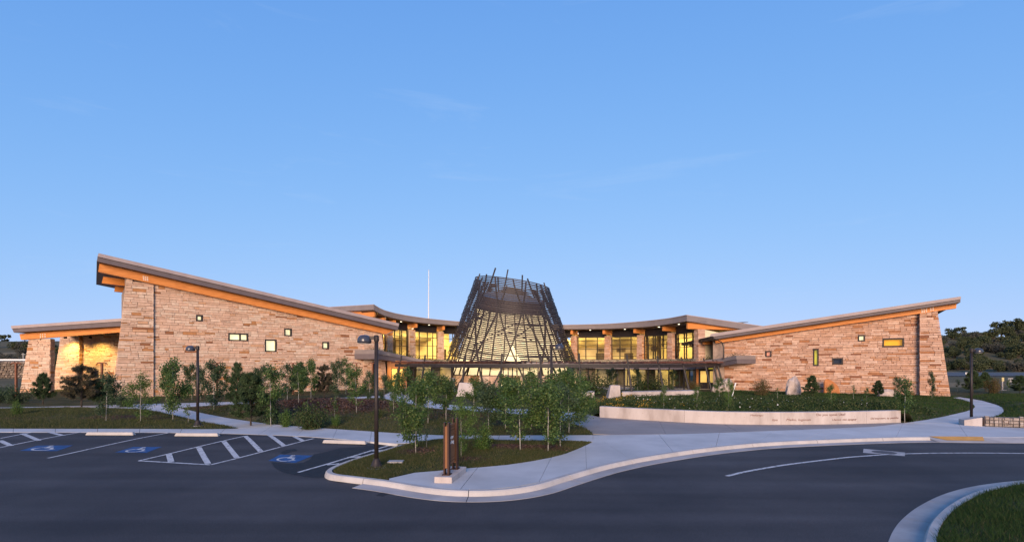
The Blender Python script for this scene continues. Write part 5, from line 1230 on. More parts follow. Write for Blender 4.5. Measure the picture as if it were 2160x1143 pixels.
# --- wire gabion by the far path
ga, gb = G(2079, 899), G(2330, 909)
gab = thing('gabion_wall', 'low wire gabion wall of pale stones at the far sidewalk edge', 'wall', ga)
d = (gb - ga).normalized(); n = Vector((-d.y, d.x, 0)); Lg = (gb - ga).length
def gp(t, z, o): q = ga + d * t + n * o; return Vector((q.x, q.y, z))
e = MB(); e.hexa([gp(-.75, 0, .1), gp(-.12, -.0, .0), gp(-.12, 0, .6), gp(-.75, 0, .75), gp(-.75, .25, .1), gp(-.12, .42, .0), gp(-.12, .42, .6), gp(-.75, .25, .75)]); e.obj('end_block', M['conc_wall'], gab)
rnd = random.Random(3); t = 0
cnt = 0
while t < Lg:
    z = 0
    w = rnd.uniform(.12, .24)
    while z < .40:
        h = rnd.uniform(.09, .16); m = MB()
        pts = []
        for (a, b_) in ((t, z), (t + w, z), (t + w, z + h), (t, z + h)):
            pts.append((a + rnd.uniform(-.02, .02), b_ + rnd.uniform(-.015, .015)))
        o_ = rnd.uniform(0, .05)
        m.add([gp(a, b_, .12) for a, b_ in pts] + [gp(a * .86 + (t + w / 2) * .14, b_ * .86 + (z + h / 2) * .14, o_) for a, b_ in pts], [(4, 5, 6, 7), (0, 1, 5, 4), (1, 2, 6, 5), (2, 3, 7, 6), (3, 0, 4, 7)])
        if cnt < 200: m.obj('stone', M['gabion'], gab)
        cnt += 1; z += h
    t += w
e = MB(); e.hexa([gp(0, 0, .1), gp(Lg, 0, .1), gp(Lg, 0, .6), gp(0, 0, .6), gp(0, .42, .06), gp(Lg, .42, .06), gp(Lg, .42, .6), gp(0, .42, .6)]); e.obj('core', M['mortar'], gab)
e = MB()
for k in range(int(Lg / .3)): e.bar(gp(k * .3, 0, -.02), gp(k * .3, .45, -.02), .012, .012)
for z in (.03, .17, .31, .45): e.bar(gp(0, z, -.02), gp(Lg, z, -.02), .012, .012)
e.obj('wire_mesh', M['steel'], gab)

# --- brown sign on a concrete plinth
sp = G(952, 1018)
sg = thing('parking_sign', 'brown steel sign with white lettering on a concrete plinth by the kerb', 'sign', sp)
A, B_, D_ = G(915.7, 1017.7), G(953, 1019), G(984, 995)
ux, uy = (B_ - A), (D_ - B_)
def spt(a, b, z): q = A + ux * a + uy * b; return Vector((q.x, q.y, z))
m = MB(); m.hexa([spt(0, 0, -.1), spt(1, 0, -.1), spt(1, 1, -.1), spt(0, 1, -.1), spt(0, 0, .15), spt(1, 0, .15), spt(1, 1, .15), spt(0, 1, .15)]); pl = m.obj('plinth', M['conc_wall'], sg)
bm = bmesh.new(); bm.from_mesh(pl.data); bmesh.ops.bevel(bm, geom=bm.edges[:], offset=.012, segments=1, affect='EDGES'); bm.to_mesh(pl.data); bm.free()
for bpos, hgt in ((.22, 1.48), (.76, 1.52)):
    m = MB()
    m.hexa([spt(.30, bpos - .09, .15), spt(.74, bpos - .09, .15), spt(.74, bpos + .09, .15), spt(.30, bpos + .09, .15), spt(.30, bpos - .09, .17), spt(.74, bpos - .09, .17), spt(.74, bpos + .09, .17), spt(.30, bpos + .09, .17)]); m.obj('base_plate', M['sign_dark'], sg)
    for a0, a1 in ((.36, .44), (.58, .68)):
        m = MB(); m.hexa([spt(a0, bpos - .05, .17), spt(a1, bpos - .05, .17), spt(a1, bpos + .05, .17), spt(a0, bpos + .05, .17), spt(a0, bpos - .05, hgt), spt(a1, bpos - .05, hgt), spt(a1, bpos + .05, hgt), spt(a0, bpos + .05, hgt)]); m.obj('post', M['sign_dark'], sg)
    m = MB(); m.hexa([spt(.44, bpos - .035, .32), spt(.58, bpos - .035, .32), spt(.58, bpos + .04, .32), spt(.44, bpos + .04, .32), spt(.44, bpos - .035, 1.38), spt(.58, bpos - .035, 1.38), spt(.58, bpos + .04, 1.38), spt(.44, bpos + .04, 1.38)]); m.obj('post_panel', M['sign'], sg)
for z0, z1 in ((.36, .43), (.445, .52), (.53, 1.24), (1.25, 1.32), (1.33, 1.40)):
    m = MB(); m.hexa([spt(.46, .25, z0), spt(.56, .25, z0), spt(.56, .73, z0), spt(.46, .73, z0), spt(.46, .25, z1), spt(.56, .25, z1), spt(.56, .73, z1), spt(.46, .73, z1)]); m.obj('panel', M['sign'], sg)
dv = uy.normalized(); nv = Vector((dv.y, -dv.x, 0))
for txt, z, s_ in (('Visitor', 1.02, .135), ('Parking', .89, .135)):
    o_ = spt(.56, .30, z) + nv * .004
    text_mesh(txt, s_, M['white'], 'lettering', sg, Matrix(((dv.x, 0, nv.x, o_.x), (dv.y, 0, nv.y, o_.y), (0, 1, 0, o_.z), (0, 0, 0, 1))))

# --- lamp posts
def make_lamp():
    t = thing('street_lamp', '', 'street lamp', (0, 0, 0), 'lamp posts along the paths')
    m = MB(); m.lathe((0, 0, 0), [(.19, 0), (.19, .03), (.15, .08), (.12, .16), (.085, .24), (.07, .27)], 16); m.obj('base', M['bronze'], t, True)
    m = MB(); m.tube([(0, 0, .2), (0, 0, 3.58)], [.062, .056], 12); m.obj('pole', M['bronze'], t, True)
    m = MB(); m.lathe((0, 0, 0), [(.07, 3.56), (.075, 3.6), (.075, 3.70), (.05, 3.74)], 12); m.bar((0, 0, 3.66), (.22, 0, 3.66), .07, .09); m.obj('bracket', M['bronze'], t)
    m = MB(); m.lathe((.34, 0, 0), [(.19, 3.52), (.20, 3.55), (.19, 3.63), (.155, 3.70), (.09, 3.74), (.02, 3.75)], 20); m.obj('hood', noise_mat('hood_metal', (.03, .032, .045), (.05, .052, .065), 3, .25, spec=.6), t, True)
    m = MB(); m.lathe((.34, 0, 0), [(.17, 3.515), (.13, 3.495), (.02, 3.49)], 16); m.obj('lens', M['gutter'], t, True)
    m = MB(); m.lathe((0, 0, 0), [(.27, -.12), (.27, .012)], 16); m.obj('footing', M['conc'], t)
    return t
lp = make_lamp()
for k, (px, py, rz, lab) in enumerate([(417, 897, math.pi, 'dark lamp post on the grass strip beside the parking bays'), (794, 985, math.pi, 'tallest dark lamp post on the kerbed peninsula behind the brown sign'), (2049, 891, 0, 'dark lamp post beside the curling path and gabion wall'), (1163, 906, 0, 'dark lamp post among the aspens before the woven cone')]):
    p = place_px(px, py); p.z -= .01
    if k == 0: lp.location = p; lp.rotation_euler.z = rz; lp['label'] = lab
    else: dup(lp, p, rz, 1.0, lab)
# --- wheel stops
def make_stop():
    m = MB(); L = 1.0
    m.hexa([(-L, -.09, 0), (L, -.09, 0), (L, .09, 0), (-L, .09, 0), (-L + .06, -.06, .12), (L - .06, -.06, .12), (L - .06, .06, .12), (-L + .06, .06, .12)]); o = m.obj('wheel_stop', M['kerb'])
    bm = bmesh.new(); bm.from_mesh(o.data); bmesh.ops.bevel(bm, geom=bm.edges[:], offset=.015, segments=2, affect='EDGES'); bm.to_mesh(o.data); bm.free(); return o
ws = make_stop()
for k, (a, b, lab) in enumerate([((179, 917.5), (281, 917.8), 'pale concrete wheel stop nearest the hatched aisle at the lot edge'), ((367, 919.5), (460, 920), 'pale concrete wheel stop between the blue bay and triangular hatching'), ((680, 934), (772, 938.5), 'pale concrete wheel stop at the head of the fresh asphalt bay')]):
    p, q = GL(*a), GL(*b); c = (p + q) / 2; c.z = zl(c.x, c.y) + .002; ang = math.atan2(q.y - p.y, q.x - p.x)
    o = ws if k == 0 else ws.copy()
    if k: COL.objects.link(o)
    o.location = c + Vector((0, .09, 0)); o.rotation_euler.z = ang; o.scale.x = (q - p).length / 2.0; tag(o, lab, 'wheel stop', 'wheel stops in the parking bays')
# --- twin-armed bollard lights along the taller stone wing
def make_tlight():
    t = thing('path_light', '', 'path light', (0, 0, 0), 'rust brown twin-arm posts along the taller stone wing')
    m = MB(); m.box(-.07, .07, -.07, .07, -.05, 2.95); m.obj('post', M['rust'], t)
    for s in (-1, 1):
        m = MB(); m.tube([(0, 0, 2.95), (s * .2, 0, 3.02), (s * .38, 0, 2.96), (s * .46, 0, 2.82)], [.05, .05, .045, .04], 8); m.obj('arm', M['rust'], t, True)
    return t
M['rust'] = noise_mat('rust_steel', (.16, .062, .032), (.24, .10, .055), 6, .8)
tl = make_tlight()
for k, (px, Y, lab) in enumerate([(34, 44.5, 'rust brown light post standing clear of the porch'), (215, 42.5, 'rust brown twin-arm light post before the lamplit porch wall'), (458, 44.0, 'rust brown twin-arm light post below the smallest square window'), (618, 48.0, 'rust brown twin-arm light post below the pair of square windows'), (752, 53.0, 'rust brown twin-arm light post near the inner end of the wing'), (786, 55.0, 'rust brown twin-arm light post closest to the lower canopy')]):
    p = Vector(((px - CX) / FPX * Y, Y, 0))
    if k == 0: tl.location = p; tl['label'] = lab
    else: dup(tl, p, random.uniform(-.3, .3), 1.0, lab)
# --- concrete seats and blocks on the entrance court
def block(name, pts, h, mat, label, cat, slope=0.0, bev=.02):
    q = [G(*p) for p in pts]; m = MB()
    c = sum(q, Vector()) / len(q)
    m.prism([Vector((p.x + (c.x - p.x) * slope, p.y + (c.y - p.y) * slope, h)) for p in q], [Vector((p.x, p.y, -.15)) for p in q]); o = m.obj(name, mat)
    bm = bmesh.new(); bm.from_mesh(o.data); bmesh.ops.bevel(bm, geom=[e for e in bm.edges if e.calc_face_angle(0) > .3], offset=bev, segments=1, affect='EDGES'); bm.to_mesh(o.data); bm.free()
    return tag(o, label, cat)
block('seat_wall', [(1312, 838), (1474, 834), (1472, 831.8), (1312, 835.4)], .46, M['conc_wall'], 'long low concrete seat wall under the pergola posts', 'seat wall')
block('seat_wall', [(1218, 838), (1254, 838), (1254, 834.6), (1218, 834.6)], .46, M['conc_wall'], 'short concrete seat wall half hidden by the aspens', 'seat wall')
def pylon(px0, px1, pxm, Y, z, lab):
    a, b = (px0 - CX) / FPX * Y, (px1 - CX) / FPX * Y; c = (pxm - CX) / FPX * Y; m = MB()
    m.hexa([(a, Y, -.1), (b, Y, -.1), (b, Y + 1.2, -.1), (a, Y + 1.2, -.1), (c, Y + .35, z), (b - .02, Y + .1, z), (b - .02, Y + 1.1, z), (c, Y + .9, z)]); o = m.obj('concrete_pylon', M['conc_wall']); tag(o, lab, 'pylon')
pylon(1283, 1309, 1290, 42.6, 1.06, 'sloping concrete pylon at the end of the long seat wall')
pylon(962, 999, 968, 44.8, 1.2, 'pale concrete pylon under the pergola beside the lantern')
pylon(946, 957, 948, 50.5, 1.45, 'slim stone-coloured upright slab behind the pergola posts')
def boulder(loc, r, label, mat, seed, tall=1.0, pts=3):
    bm = bmesh.new(); bmesh.ops.create_icosphere(bm, subdivisions=3, radius=1.0); rr = random.Random(seed); off = Vector((rr.uniform(0, 50), rr.uniform(0, 50), 0))
    for v in bm.verts:
        n = noise.noise(v.co * .9 + off) * .34 + noise.noise(v.co * 2.4 + off) * .14; v.co *= 1 + n
        v.co = Vector((round(v.co.x * 2.6) / 2.6 * .4 + v.co.x * .6, v.co.y, v.co.z)); v.co = Vector((v.co.x * r[0], v.co.y * r[1], max(v.co.z, -.35) * r[2]))
    me = bpy.data.meshes.new('boulder'); bm.to_mesh(me); bm.free(); me.materials.append(mat); o = ob('boulder', me); o.location = loc; o.rotation_euler.z = seed
    return tag(o, label, 'boulder', 'boulders set against the walls')
for px, Y, r, lab, mt, sd in [(1531, 51.5, (1.15, .6, 1.15), 'grey rounded boulder at the foot of the pergola end', 'boulder', 1), (1512, 50.0, (.6, .5, .75), 'small blocky pale boulder before the glass doors', 'boulder', 4), (1674, 46.0, (1.05, .5, 1.25), 'pale pointed boulder leaning by the pink stone wall', 'boulder', 7), (1868, 43.8, (.7, .5, .55), 'low pale boulder half hidden in grass by the far pier', 'boulder', 9)]:
    x = (px - CX) / FPX * Y; boulder((x, Y, ground_z(x, Y) + r[2] * .25), r, lab, M[mt], sd)
# upright orange sandstone slab
q0 = FR.px(1738, 834, 1.1); q1 = FR.px(1771, 834, 1.1)
m = MB(); prof = [(1738, 838), (1771, 838), (1772, 826), (1768, 814), (1760, 806), (1750, 800), (1742, 798), (1738, 801)]
f_ = [FR.p(*FR.px(a, b, 1.3), 1.3) for a, b in prof]; bk = [p - FR.n * .55 + Vector((0, 0, -.05)) for p in f_]
m.v += f_ + bk; n = len(f_); m.f += [tuple(range(n)), tuple(range(2 * n - 1, n - 1, -1))] + [(i, n + i, n + (i + 1) % n, (i + 1) % n) for i in range(n)]
o = m.obj('standing_stone', M['boulder_o']); bm = bmesh.new(); bm.from_mesh(o.data); bmesh.ops.bevel(bm, geom=bm.edges[:], offset=.07, segments=2, affect='EDGES'); bm.to_mesh(o.data); bm.free(); tag(o, 'upright orange sandstone slab against the pink stone wall', 'standing stone')
# leaning marker stake, irrigation box
m = MB(); m.bar(PX(1544, 837, 40), PX(1549.5, 815, 40), .05, .07); m.bar(PX(1549.5, 815, 40), PX(1552, 807, 40), .06, .09); tag(m.obj('marker_stake', M['white']), 'leaning white marker stake in the planted bed', 'stake')
p = place_px(835, 975); m = MB(); m.box(p.x - .22, p.x + .22, p.y - .15, p.y + .15, p.z - .05, p.z + .05); tag(m.obj('valve_box', M['sage_lid'] if 'sage_lid' in M else M['gutter']), 'small grey-green valve box lid flush in the peninsula grass', 'valve box')

# ------------------------------------------------------------------ plants
def quads(c, size, up_bias=.0, asp=.62):
    """leaf cards: n centres -> n x 4 x 3"""
    n = len(c); a = RNG.normal(0, 1, (n, 3)); a[:, 2] -= up_bias; a /= np.linalg.norm(a, axis=1)[:, None] + 1e-9
    b = RNG.normal(0, 1, (n, 3)); b -= (b * a).sum(1)[:, None] * a; b /= np.linalg.norm(b, axis=1)[:, None] + 1e-9
    s = (size * RNG.uniform(.65, 1.35, n))[:, None]; V = np.zeros((n, 4, 3))
    V[:, 0] = c - a * s * .5; V[:, 1] = c + b * s * asp * .5; V[:, 2] = c + a * s * .5; V[:, 3] = c - b * s * asp * .5
    return V
def aspen(seed, H=3.0, R=.62, leaves=1500, mat='leaf_a', crown0=.24, size=.098, name='aspen_tree', cat='tree', group='young aspens'):
    r = random.Random(seed); t = thing(name, '', cat, (0, 0, 0), group); m = MB(); bend = Vector((r.uniform(-.1, .1), r.uniform(-.1, .1), 0)) * H / 3
    tr = [Vector((bend.x * (k / 6) ** 2 + r.uniform(-.015, .015), bend.y * (k / 6) ** 2 + r.uniform(-.015, .015), H * k / 6 - (.1 if k == 0 else 0))) for k in range(7)]
    m.tube(tr, [.021 * H / 3 * (1 - .85 * k / 6) + .003 for k in range(7)], 7)
    def tp(f): x = f * 6; i = min(5, int(x)); return tr[i].lerp(tr[i + 1], x - i)
    m.obj('trunk', M['bark_w'], t, True); bw = MB(); cen = []; wts = []
    nb = r.randint(16, 24)
    for k in range(nb):
        f = crown0 + (1 - crown0) * (k + r.random()) / nb * .97; p = tp(f); a = r.uniform(0, 6.28)
        prof = (1 - ((f - .42) / .62) ** 2) if f > .42 else (.55 + .45 * (f - crown0) / (.42 - crown0 + 1e-6))
        ln = R * max(.12, prof) * r.uniform(.55, 1.2); up = r.uniform(.35, 1.1)
        q = p + Vector((math.cos(a) * ln, math.sin(a) * ln, up * ln)); mid_ = p.lerp(q, .5) + Vector((0, 0, -.05 * ln))
        bw.tube([p, mid_, q], [.009, .006, .003], 4, False)
        nn = r.randint(3, 5)
        for j in range(nn): cen.append(p.lerp(q, .35 + .7 * (j + r.random() * .6) / nn)); wts.append(ln)
    for k in range(5): cen.append(tp(.80 + .2 * k / 4)); wts.append(R * .35)
    bw.obj('branches', M['bark_d'], t)
    ci = RNG.choice(len(cen), leaves, p=np.array(wts) / sum(wts)); C_ = np.array([c[:] for c in cen])[ci] + RNG.normal(0, 1, (leaves, 3)) * np.array([.105, .105, .105]) * (R / .62) ** .6
    C_[:, 2] = np.clip(C_[:, 2], .08, None)
    tris('crown', quads(C_, size, .3), M[mat], None, t); return t
def pine(seed, H=2.6, R=.95, mat='needle', name='pine_tree', group='young pines', dens=1.0):
    r = random.Random(seed); t = thing(name, '', 'tree', (0, 0, 0), group); m = MB(); m.tube([(0, 0, -.1), (r.uniform(-.04, .04), r.uniform(-.04, .04), H * .5), (0, 0, H * .96)], [.05, .035, .012], 7); m.obj('trunk', M['bark_d'], t, True)
    bw = MB(); tips = []; z = .16 * H
    while z < H * .95:
        f = z / H; ln0 = R * (1 - f) ** .75 * (1.05 if f > .18 else .8)
        nb = r.randint(5, 8)
        for k in range(nb):
            a = 6.283 * (k + r.random() * .8) / nb; ln = ln0 * r.uniform(.6, 1.15) + .06; q = Vector((math.cos(a) * ln, math.sin(a) * ln, z + ln * r.uniform(.15, .6))); p = Vector((0, 0, z)); bw.tube([p, p.lerp(q, .55) + Vector((0, 0, -.03)), q], [.014, .01, .006], 4, False)
            for j in range(max(2, int(ln / .16))): w = p.lerp(q, .35 + .65 * (j + 1) / max(2, int(ln / .16))); tips.append((w + Vector((r.uniform(-.09, .09), r.uniform(-.09, .09), r.uniform(-.03, .10))), (q - p).normalized()))
        z += H * r.uniform(.085, .13)
    for k in range(5): tips.append((Vector((r.uniform(-.05, .05), r.uniform(-.05, .05), H * (.88 + .03 * k))), Vector((0, 0, 1))))
    bw.obj('branches', M['bark_d'], t)
    nn = int(95 * dens); T_ = np.repeat(np.array([a[:] for a, b in tips]), nn, 0); D_ = np.repeat(np.array([(b * .5 + Vector((0, 0, .45)))[:] for a, b in tips]), nn, 0)
    D = RNG.normal(0, .75, T_.shape) + D_; D /= np.linalg.norm(D, axis=1)[:, None]; ln = RNG.uniform(.10, .20, len(D))[:, None]; sd = np.cross(D, RNG.normal(0, 1, D.shape)); sd /= np.linalg.norm(sd, axis=1)[:, None]
    V = np.zeros((len(D), 3, 3)); b0 = T_ + RNG.normal(0, .05, T_.shape); V[:, 0] = b0 + sd * .013; V[:, 1] = b0 - sd * .013; V[:, 2] = b0 + D * ln
    tris('crown', V, M[mat], None, t); return t
def shrub(seed, H=1.2, R=.6, leaves=2600, mat='leaf_b', size=.07, name='shrub', group='shrubs', cat='shrub'):
    r = random.Random(seed); t = thing(name, '', cat, (0, 0, 0), group); bw = MB(); cen = []
    for k in range(14):
        a = r.uniform(0, 6.28); rr = R * r.uniform(.2, 1); h = H * r.uniform(.5, 1.0) * (1 - .35 * (rr / R) ** 2); q = Vector((math.cos(a) * rr, math.sin(a) * rr, h)); p0 = Vector((math.cos(a) * .04, math.sin(a) * .04, -.05)); md = p0.lerp(q, .5) + Vector((math.cos(a), math.sin(a), 0)) * .06 * R
        bw.tube([p0, md, q], [.012, .009, .004], 4, False)
        for j in range(6): f = .18 + .82 * j / 5; cen.append(p0.lerp(md, f * 2) if f < .5 else md.lerp(q, f * 2 - 1))
    bw.obj('stems', M['bark_d'], t)
    C_ = np.array([c[:] for c in cen])[RNG.integers(0, len(cen), leaves)] + RNG.normal(0, 1, (leaves, 3)) * np.array([.11, .11, .09]) * (R / .6) ** .7
    C_[:, 2] = np.clip(C_[:, 2], .03, None); tris('foliage', quads(C_, size, .2), M[mat], None, t); return t
def bush(seed, H=2.6, R=2.0, leaves=1500, mat='scrub', size=.30, name='scrub_bush', group='scrub bushes on the hillside'):
    """hillside scrub seen from far off: lumpy crown on several stems"""
    r = random.Random(seed); t = thing(name, '', 'bush', (0, 0, 0), group); m = MB()
    lobes = [(Vector((r.uniform(-.6, .6) * R, r.uniform(-.6, .6) * R, H * r.uniform(.35, .7))), r.uniform(.35, .6)) for _ in range(7)]
    for c, s in lobes: m.tube([(0, 0, -.3), c * .5, c], [.08, .06, .03], 5, False)
    m.obj('stems', M['bark_d'], t); k = RNG.integers(0, 7, leaves); C0 = np.array([c[:] for c, s in lobes])[k]; S0 = np.array([s for c, s in lobes])[k]
    dv = RNG.normal(0, 1, (leaves, 3)); dv /= np.linalg.norm(dv, axis=1)[:, None]; C_ = C0 + dv * (S0 * RNG.uniform(.55, 1.05, leaves) * 1.0)[:, None] * np.array([R, R, H * .75]); C_[:, 2] = np.clip(C_[:, 2], .05, None)
    tris('foliage', quads(C_, size, .1, .8), M[mat], None, t); return t
PRO = {'a1': aspen(1, R=.85, leaves=3300, crown0=.15), 'a2': aspen(2, R=.74, leaves=2600, crown0=.17), 'a3': aspen(3, R=1.0, leaves=4700, crown0=.08), 'a4': aspen(4, R=.62, leaves=2200, crown0=.22),
       'b1': aspen(5, R=.95, leaves=4200, crown0=.05, mat='leaf_b', name='leafy_sapling', group='leafy saplings', size=.08), 'd1': aspen(6, R=.8, leaves=3300, crown0=.10, mat='leaf_d', group='young aspens'), 'd2': aspen(7, R=.92, leaves=4000, mat='leaf_d', crown0=.07),
       's1': aspen(8, H=1.6, R=.28, leaves=170, crown0=.35, name='sapling', group='bare saplings'), 
       'p1': pine(11, R=1.15), 'p2': pine(12, R=1.0), 'pb': pine(13, H=2.8, R=1.5, mat='needle_b', dens=.9), 'p3': pine(14, H=2.2, R=1.1, dens=1.1),
       'sh': shrub(21), 'sd': shrub(22, mat='leaf_d', H=1.3, R=.7), 'sr': shrub(23, mat='leaf_r', H=1.5, R=.9, leaves=3000), 'sg': shrub(24, mat='cover', H=1.0, R=.8, leaves=3000)}
PH = {'a1': 3.0, 'a2': 3.0, 'a3': 3.0, 'a4': 3.0, 'b1': 3.0, 'd1': 3.0, 'd2': 3.0, 's1': 1.6, 'p1': 2.6, 'p2': 2.6, 'pb': 2.8, 'p3': 2.2, 'sh': 1.2, 'sd': 1.3, 'sr': 1.5, 'sg': 1.0}
used = set()
def plant(key, px, py, top, lab, wide=1.0, Y=None):
    p = place_px(px, py) if Y is None else Vector(((px - CX) / FPX * Y, Y, ground_z((px - CX) / FPX * Y, Y)))
    h = (HC + (HOR - top) / FPX * p.y) - p.z; s = h / PH[key]; wj = wide * random.uniform(.86, 1.16); sc = (s * wj, s * wj * random.uniform(.85, 1.15), s); rz = random.uniform(0, 6.28)
    if key not in used:
        used.add(key); t = PRO[key]; t.location = p; t.scale = sc; t.rotation_euler.z = rz; t['label'] = lab
    else: t = dup(PRO[key], p, rz, sc, lab)
    return t
# peninsula by the sign
plant('a3', 877, 955, 812, 'leafy aspen at the peninsula corner beside the tallest lamp post', 1.1)
plant('s1', 900, 943, 905, 'little bare sapling beside the aspen near the tallest lamp post')
plant('b1', 973, 962, 838, 'bushy green sapling close behind the brown sign', .75)
plant('sh', 1017, 946, 892, 'bright green shrub alone on the peninsula grass')
plant('a1', 1097, 949, 806, 'white-trunked aspen in the middle of the peninsula', 1.25)
plant('a3', 1156, 952, 815, 'full aspen with a white trunk near the peninsula tip', 1.15)
plant('d1', 1182, 941, 812, 'aspen standing at the peninsula tip by the sidewalk', 1.25)
# before the entrance
plant('a2', 856, 882, 778, 'thin aspen on the berm nearest the wooden door', 1.1); plant('a1', 903, 892, 785, 'tall aspen on the grass before the short pergola posts', 1.1); plant('a4', 941, 886, 795, 'slender aspen on the grass directly above the brown sign', 1.2)
plant('a2', 999, 877, 796, 'small aspen beside the path below the pale pylon', 1.0); plant('d1', 1030, 905, 806, 'aspen with a pale trunk, first of three before the cone', 1.1); plant('a3', 1066, 904, 800, 'aspen with a pale trunk, second of three before the cone', 1.05); plant('a1', 1121, 899, 788, 'aspen with a pale trunk, third of three before the cone', 1.2)
plant('d2', 1148, 908, 804, 'dense dusky aspen next to the lamp post before the cone', 1.1); plant('a3', 1200, 912, 786, 'broad aspen at the rounded end of the berm lawn', 1.1); plant('b1', 1222, 900, 796, 'leafy sapling at the plaza edge beside the broad aspen', .8)
# berm and taller stone wing
plant('d2', 451.5, 864, 766, 'dusky aspen with a white trunk guard beside the forking path', .95); plant('p2', 500, 861, 768, 'dark young pine staked at the edge of the forking path', .6); plant('p1', 529, 875, 792, 'dense dark young pine on the grass of the berm', 1.0)
plant('a2', 571, 881, 772, 'narrow aspen beside the dense pine on the berm', 1.0); plant('d1', 606, 846, 768, 'dusky aspen with pale trunk against the path bend', 1.1); plant('a4', 630, 855, 770, 'thin aspen left of the mulch crest', 1.0); plant('p2', 634, 832, 766, 'slim dark pine close to the taller stone wing', .7)
plant('a1', 656, 842, 760, 'aspen rising behind the mulch crest below the large square window', .9); plant('pb', 684, 840, 770, 'browned young pine on the far side of the mulch crest', .78); plant('d1', 713, 843, 760, 'dusky aspen tied to a dark stake behind the berm', .9); plant('a4', 730, 832, 757, 'tall thin aspen close to the wall below the inner window', .9)
plant('a2', 752, 860, 776, 'thin white-trunked aspen on the berm right of the crest', 1.1); plant('d2', 780, 846, 786, 'dusky aspen near the lower canopy of the taller stone wing', 1.0); plant('s1', 647, 884, 846, 'bare white sapling in the middle of the mulch'); plant('s1', 706, 873, 838, 'bare thin sapling on the crest of the mulch')
plant('sh', 602, 880, 863, 'yellow-green shrub at the left foot of the mulch', .9); plant('sh', 708, 893, 874, 'yellow-green shrub on the grass below the mulch', 1.1); plant('d1', 810, 850, 790, 'small dusky aspen beside the wooden door path', 1.0); plant('a1', 830, 868, 800, 'aspen sapling leaning over the court path', 1.0)
plant('a3', 365, 887, 766, 'white-trunked aspen on the parking strip beside the first lamp post', .85); plant('s1', 397, 891, 853, 'small yellowing sapling at the foot of the first lamp post', 1.2); plant('d1', 405, 842, 768, 'dusky aspen against the taller stone wing behind the first lamp post', .9); plant('d2', 423, 843, 775, 'dense dusky aspen near the base of the taller stone wing', .8); plant('a4', 474, 834, 772, 'thin aspen by the taller stone wing below the twin window', .9)
plant('d1', 555, 846, 772, 'dusky aspen between the two low paths before the taller stone wing', .9); plant('a2', 350, 845, 775, 'thin aspen beside the tall battered pier', .9)
plant('sd', 572, 868, 825, 'dark green shrub between pine and mulch on the berm', .7); plant('sg', 660, 868, 848, 'low spreading plant on the mulch crest', .8); plant('sg', 800, 880, 860, 'low spreading plant at the right foot of the berm', 1.0)
# left edge
plant('pb', 172, 858, 771, 'large browned pine before the lamplit porch', 1.1); plant('p3', 91, 852, 790, 'bushy green pine before the porch pier', .72); plant('sd', 35, 850, 806, 'dark shrub at the foot of the clear-standing light post', 1.0); plant('sd', -4, 848, 806, 'dark shrub at the left margin of the picture by the path', 1.0)
plant('d1', 224, 888, 788, 'dusky aspen with a white trunk guard on the parking strip', .95); plant('b1', 296, 889, 793, 'light green leafy sapling on the parking strip', .85); plant('sh', 34, 874, 845, 'small yellow-green shrub on the grass by the far path', .9); plant('p2', 210, 856, 800, 'green pine crowded behind the large browned pine', .9); plant('sd', 262, 858, 815, 'dark shrub between porch and tall pier', .8)
# planted bed and pink stone wing
plant('a4', 1517, 838, 797, 'thin aspen before the grey boulder at the pergola end', 1.2, 42); plant('b1', 1537, 864, 800, 'loose green sapling behind the low wall near the leaning stake', .6); plant('sr', 1606, 833, 795, 'rusty green shrub against the pink wall below the rose window', .85, 44.5); plant('p1', 1713, 834, 794, 'dark conical pine between pale boulder and orange slab', .9, 43.5); plant('p3', 1853, 836, 804, 'flat-topped dark pine below the amber window', .8, 42.5)
plant('a2', 1753, 866, 812, 'thin sapling in the bed before the orange slab', .8); plant('a4', 1828, 862, 818, 'nearly bare sapling behind the wall below the dark window', .7); plant('a4', 1908, 880, 800, 'white-stemmed aspen at the end of the low wall', .95); plant('d1', 1890, 842, 795, 'silvery aspen by the wall left of the far pier', .8); plant('d2', 1966, 840, 786, 'slim aspen before the far battered pier', .55); plant('s1', 1800, 842, 812, 'bare sapling by the pink wall below the lime window', 1.2); plant('s1', 1640, 846, 818, 'bare sapling in the bed before the pale boulder', 1.2)
plant('a4', 1400, 860, 812, 'thin sapling in the bed behind the left part of the low wall', .8); plant('a4', 1470, 862, 815, 'sparse sapling in the bed below the pergola end', .8)
for k, (px, Y, top, key, lab) in enumerate([(1190, 47, 786, 'sd', 'dark shrub under the pergola beside the broad aspen'), (1250, 48, 782, 'sg', 'green shrub under the pergola left of the sloping pylon'), (1292, 49, 776, 'd1', 'dusky young tree behind the sloping pylon'), (1345, 48.5, 778, 'd2', 'dusky young tree behind the long seat wall, left end'), (1372, 49.5, 788, 'sg', 'green shrub behind the long seat wall, middle'), (1420, 49.5, 780, 'd1', 'dusky young tree behind the long seat wall, right end'), (1462, 51, 800, 'sr', 'rusty shrub between seat wall and glass doors'), (925, 50, 790, 'sg', 'green shrub under the pergola before the lower glass'), (1010, 49, 806, 'sd', 'dark shrub at the lantern plinth, nearest the pale pylon'), (1240, 40, 830, 'sr', 'golden flowering clump at the plaza end of the bed'), (1090, 52, 808, 'sg', 'green shrub before the lantern portal')]):
    plant(key, px, 0, top, lab, 1.3 if key[0] == 's' else .9, Y)
# beyond the pink stone wing
plant('p1', 2052, 0, 784, 'dark pine behind the lamp post on the far lawn', 1.0, 50); plant('p3', 2078, 0, 787, 'broad dark pine on the far lawn', .9, 52); plant('sr', 2096, 0, 793, 'tall yellowing shrub on the far lawn', .8, 49); plant('p2', 2152, 0, 793, 'dark pine at the right margin of the picture', 1.1, 48); plant('s1', 2020, 0, 800, 'bare young tree on the far lawn beside the pink wing', 1.2, 52); plant('a4', 2128, 0, 800, 'thin tree behind the yellow sign', .8, 54)
